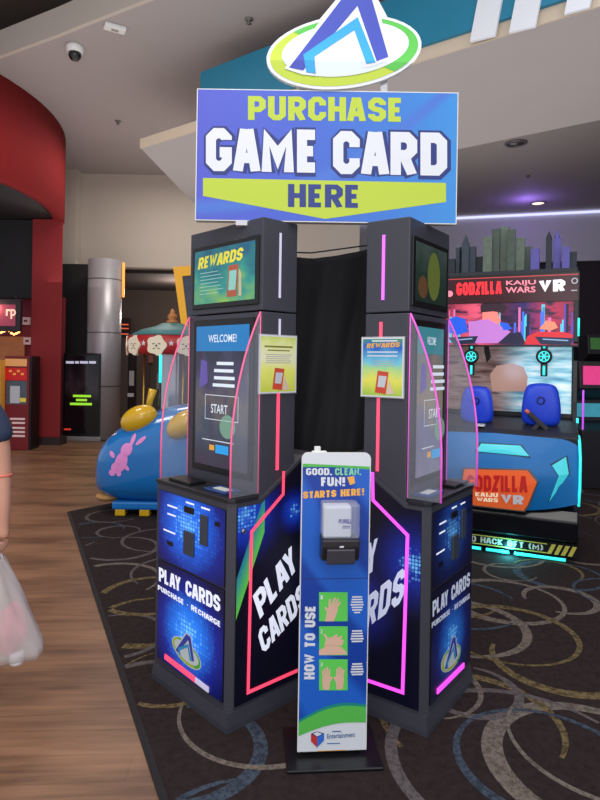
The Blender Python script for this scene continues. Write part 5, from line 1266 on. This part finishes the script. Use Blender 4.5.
# fingers of the hand that holds the bag: four curled forward and round, thumb from the side
base = len(vs)
def chain(pts, rads, root):
    i0 = len(vs)
    for k, p in enumerate(pts): vs.append(p); ra.append(rads[k]); ed.append((root if k == 0 else i0+k-1, i0+k))
body = skin('body', vs, ed, ra, SKIN, tP)
for (hx_, hy_, hz_, sgn) in ((hx, -.005, hz, 1), (-.23, .06, .73, -1)):
    for k in range(4):
        y = hy_-.030+k*.020; ln = (.9, 1.05, 1.0, .8)[k]
        fv = [(hx_, y, hz_-.005), (hx_+.004*sgn, y, hz_-.035*ln), (hx_-.012*sgn, y, hz_-.058*ln), (hx_-.034*sgn, y, hz_-.052*ln), (hx_-.038*sgn, y, hz_-.032*ln)]
        skin('finger', fv, [(0, 1), (1, 2), (2, 3), (3, 4)], [.0095, .0095, .0085, .008, .007], SKIN, tP)
    skin('thumb', [(hx_-.004*sgn, hy_-.03, hz_+.02), (hx_-.018*sgn, hy_-.045, hz_-.005), (hx_-.032*sgn, hy_-.038, hz_-.028)], [(0, 1), (1, 2)], [.012, .010, .008], SKIN, tP)
NAVC = mat('navy_cotton', (44, 56, 82), .85, noise=.1, nscale=60)
skin('t_shirt', [(0, 0, .93), (0, 0, 1.08), (0, -.01, 1.22), (0, 0, 1.36), (0, .01, 1.43), (.165, 0, 1.36), (hx-.03, 0, 1.24), (hx-.018, .006, 1.165), (-.165, 0, 1.36), (-.22, 0, 1.24), (-.23, 0, 1.16)],
     [(0, 1), (1, 2), (2, 3), (3, 4), (3, 5), (5, 6), (6, 7), (3, 8), (8, 9), (9, 10)], [(.165, .125), (.15, .12), (.16, .125), (.15, .115), .07, .078, .066, .066, .078, .066, .064], NAVC, tP)
skin('shorts', [(0, 0, .95), (0, 0, .86), (.095, 0, .82), (.10, .05, .55), (-.095, 0, .82), (-.10, -.06, .55)], [(0, 1), (1, 2), (2, 3), (1, 4), (4, 5)], [(.155, .12), (.15, .12), .11, .085, .11, .085], mat('grey_shorts', (70, 68, 72), .9, noise=.1), tP)
mb = MB(); mb.ball((0, .015, 1.665), (.088, .105, .095), mat('brown_hair', (60, 42, 32), .7, noise=.3, nscale=80)); mb.ball((0, -.03, 1.62), (.082, .085, .10), mat('brown_hair', (60, 42, 32), .7)); mb.build('hair', tP)
mb = MB(); mb.ball((0, .108, 1.60), (.014, .02, .02), SKIN)
for s in (-1, 1): mb.ball((s*.085, .02, 1.61), (.012, .022, .032), SKIN)
mb.build('nose_and_ears', tP)
mb = MB()
for s in (-1, 1): mb.ball((s*.032, .098, 1.63), .012, WHITE, seg=12); mb.ball((s*.032, .106, 1.63), .006, BLACK, seg=10)
mb.build('eyes', tP); MB().ball((0, .098, 1.555), (.024, .008, .006), mat('lips', (170, 90, 84), .5)).build('mouth', tP)
for x, yy in ((.10, .09), (-.10, -.09)): MB().ball((x, yy, .05), (.048, .13, .045), mat('white_sneaker', (210, 208, 205), .6)).box((x-.045, yy-.12, .007), (x+.045, yy+.12, .03), WHITEP, bev=.008).build('shoe', tP)
MB().lathe([(.040, -.008), (.045, 0), (.040, .008)], mat('coral_band', (226, 120, 100), .5), M=Matrix.Translation((hx-.013, .01, 1.035)), n=24).build('wrist_band', tP)
# the bag
bx, by = hp.x-.012-.014, hp.y-.005
tB, _ = thing('plastic_bag', (bx, by, 0), 0, 'translucent white plastic bag hanging from the hand at the left edge', 'bag')
BAG = mat('bag_film', (214, 208, 206), .4, alpha=.5, bump=.25, nscale=14)
zt_ = hp.z-.045; zb_ = CZ-(663-357.5)/600*2.6
t2 = bmesh.new(); rows = []; n = 48; K = 22
for j in range(K+1):
    r = j/K; z = zt_-.03-(zt_-.03-zb_)*r; wx = .022+.205*min(1, r*1.12)**.85; wy = .035+.085*math.sin(PI*min(1, .08+r*.62))
    if r > .93: wy *= 1-(r-.93)*9; wx *= 1-(r-.93)*1.2
    row = []
    for k in range(n):
        t3 = 2*PI*k/n; rp_ = 1+.05*math.sin(7*t3+4*r)*(1-r*.4)+.03*math.sin(13*t3-6*r)
        row.append(t2.verts.new((math.cos(t3)*wx*rp_-.02*r, math.sin(t3)*wy*rp_, z+.012*r*math.cos(t3)*2)))
    rows.append(row)
for a, b in zip(rows, rows[1:]):
    for k in range(n): t2.faces.new((a[k], a[(k+1) % n], b[(k+1) % n], b[k]))
t2.faces.new(rows[-1])
mb = MB(); mb.merge(t2, BAG, smooth=True); mb.build('film', tB)
mb = MB()
for y in (-.028, .028): mb.tube([(-.02, y, zt_-.06), (-.006, y*.8, zt_-.01), (0.0, y*.6, zt_+.004), (.006, y*.8, zt_-.01), (.02, y, zt_-.06)], .006, mat('bag_handle', (235, 232, 235), .5))
mb.build('handle', tB)
PC = mat('coral_fabric', (240, 130, 140), .8, noise=.25, nscale=22); GC = mat('slate_fabric', (84, 100, 112), .8, noise=.15, nscale=20)
def lump(name, c, r, m, lab, cat, seed):
    t2 = bmesh.new(); bmesh.ops.create_icosphere(t2, subdivisions=4, radius=1)
    for v in t2.verts:
        d = v.co.normalized(); k = 1+.10*math.sin(5*d.x+seed)+.08*math.sin(7*d.y+2*seed+3*d.z)+.04*math.sin(15*d.z+9*d.x); v.co = V((d.x*r[0]*k, d.y*r[1]*k, d.z*r[2]*k))
    mb = MB(); mb.merge(t2, m, smooth=True); o = mb.build(name); o.location = c; tag(o, lab, cat, 'clothing in the bag')
lump('bundled_clothing', (bx+.065, by, zb_+.15), (.075, .06, .10), PC, 'coral pink clothing bundled inside the plastic bag', 'clothing', 1.0)
lump('bundled_clothing', (bx-.075, by, zb_+.10), (.052, .05, .08), GC, 'slate grey clothing bundled inside the plastic bag', 'clothing', 2.4)
o = MB().lathe([(0, 0), (.028, 0), (.03, .01), (.03, .045), (.026, .05), (0, .05)], mat('tub_white', (236, 234, 236), .4), n=24).build('white_tub'); o.location = (bx+.105, by-.02, zb_+.012); tag(o, 'small round white tub in the bottom corner of the bag', 'tub')

# ================================================================== LIGHT
w = bpy.data.worlds.new('world'); bpy.context.scene.world = w; w.use_nodes = True
bgn = w.node_tree.nodes['Background']; bgn.inputs[0].default_value = (.80, .84, .92, 1); bgn.inputs[1].default_value = .7
def area(loc, rot, size, power, col=(1, 1, 1), sy=None):
    l = bpy.data.lights.new('ceiling_and_fill_lamp', 'AREA'); l.energy = power; l.color = col; l.size = size
    if sy: l.shape = 'RECTANGLE'; l.size_y = sy
    o = bpy.data.objects.new('ceiling_and_fill_lamp', l); C.objects.link(o); o.location = loc; o.rotation_euler = rot; return o
area((-.6, .2, 5.2), (math.radians(18), 0, 0), 3.0, 120, (1, .95, .9))
area((-3.2, 5.5, 5.2), (0, 0, 0), 1.2, 70, (1, .9, .8))
area((3.2, 9.0, 5.2), (0, 0, 0), 1.5, 60, (.9, .9, 1))
area((-2.5, 10.3, 5.2), (0, 0, 0), 1.2, 60, (1, .93, .86))
area((2.8, 3.2, 5.2), (0, 0, 0), 1.2, 25, (.95, .95, 1))
def pt(loc, power, col, r=.08):
    l = bpy.data.lights.new('glow_and_fill_lamp', 'POINT'); l.energy = power; l.color = col; l.shadow_soft_size = r
    o = bpy.data.objects.new('glow_and_fill_lamp', l); C.objects.link(o); o.location = loc; return o
p = oncl(530, 200); pt((p.x-.1, p.y-.1, HC-.35), 14, (.35, .2, 1))
u0 = MV @ V((-.5, -.02, .05)); pt(tuple(u0), 2.5, (.1, .9, 1), .04)
pt(tuple(MV @ V((-.6, -.35, 1.5))), 3, (.5, .7, 1), .1)
pt((-2.9, 14.0, 3.0), 60, (1, .85, .75), .2)  # added fill that brightens the dark passage, no fixture modelled there
area((0, -2.6, 2.6), (math.radians(97), 0, 0), 6.0, 120, (.95, .97, 1), 3.6)  # added frontal fill behind the camera, not a ceiling fixture
area((0, 7.0, 2.9), (PI, 0, 0), 9.0, 190, (1, .95, .93))  # added upward fill below the ceiling to brighten it, no such fixture
pt((-5.3, 10.3, 2.4), 8, (1, .6, .4), .1)
sc = bpy.context.scene
sc.view_settings.view_transform = 'Standard'; sc.view_settings.look = 'None'; sc.view_settings.gamma = 1; sc.view_settings.exposure = 0.0
sc.view_settings.use_curve_mapping = False
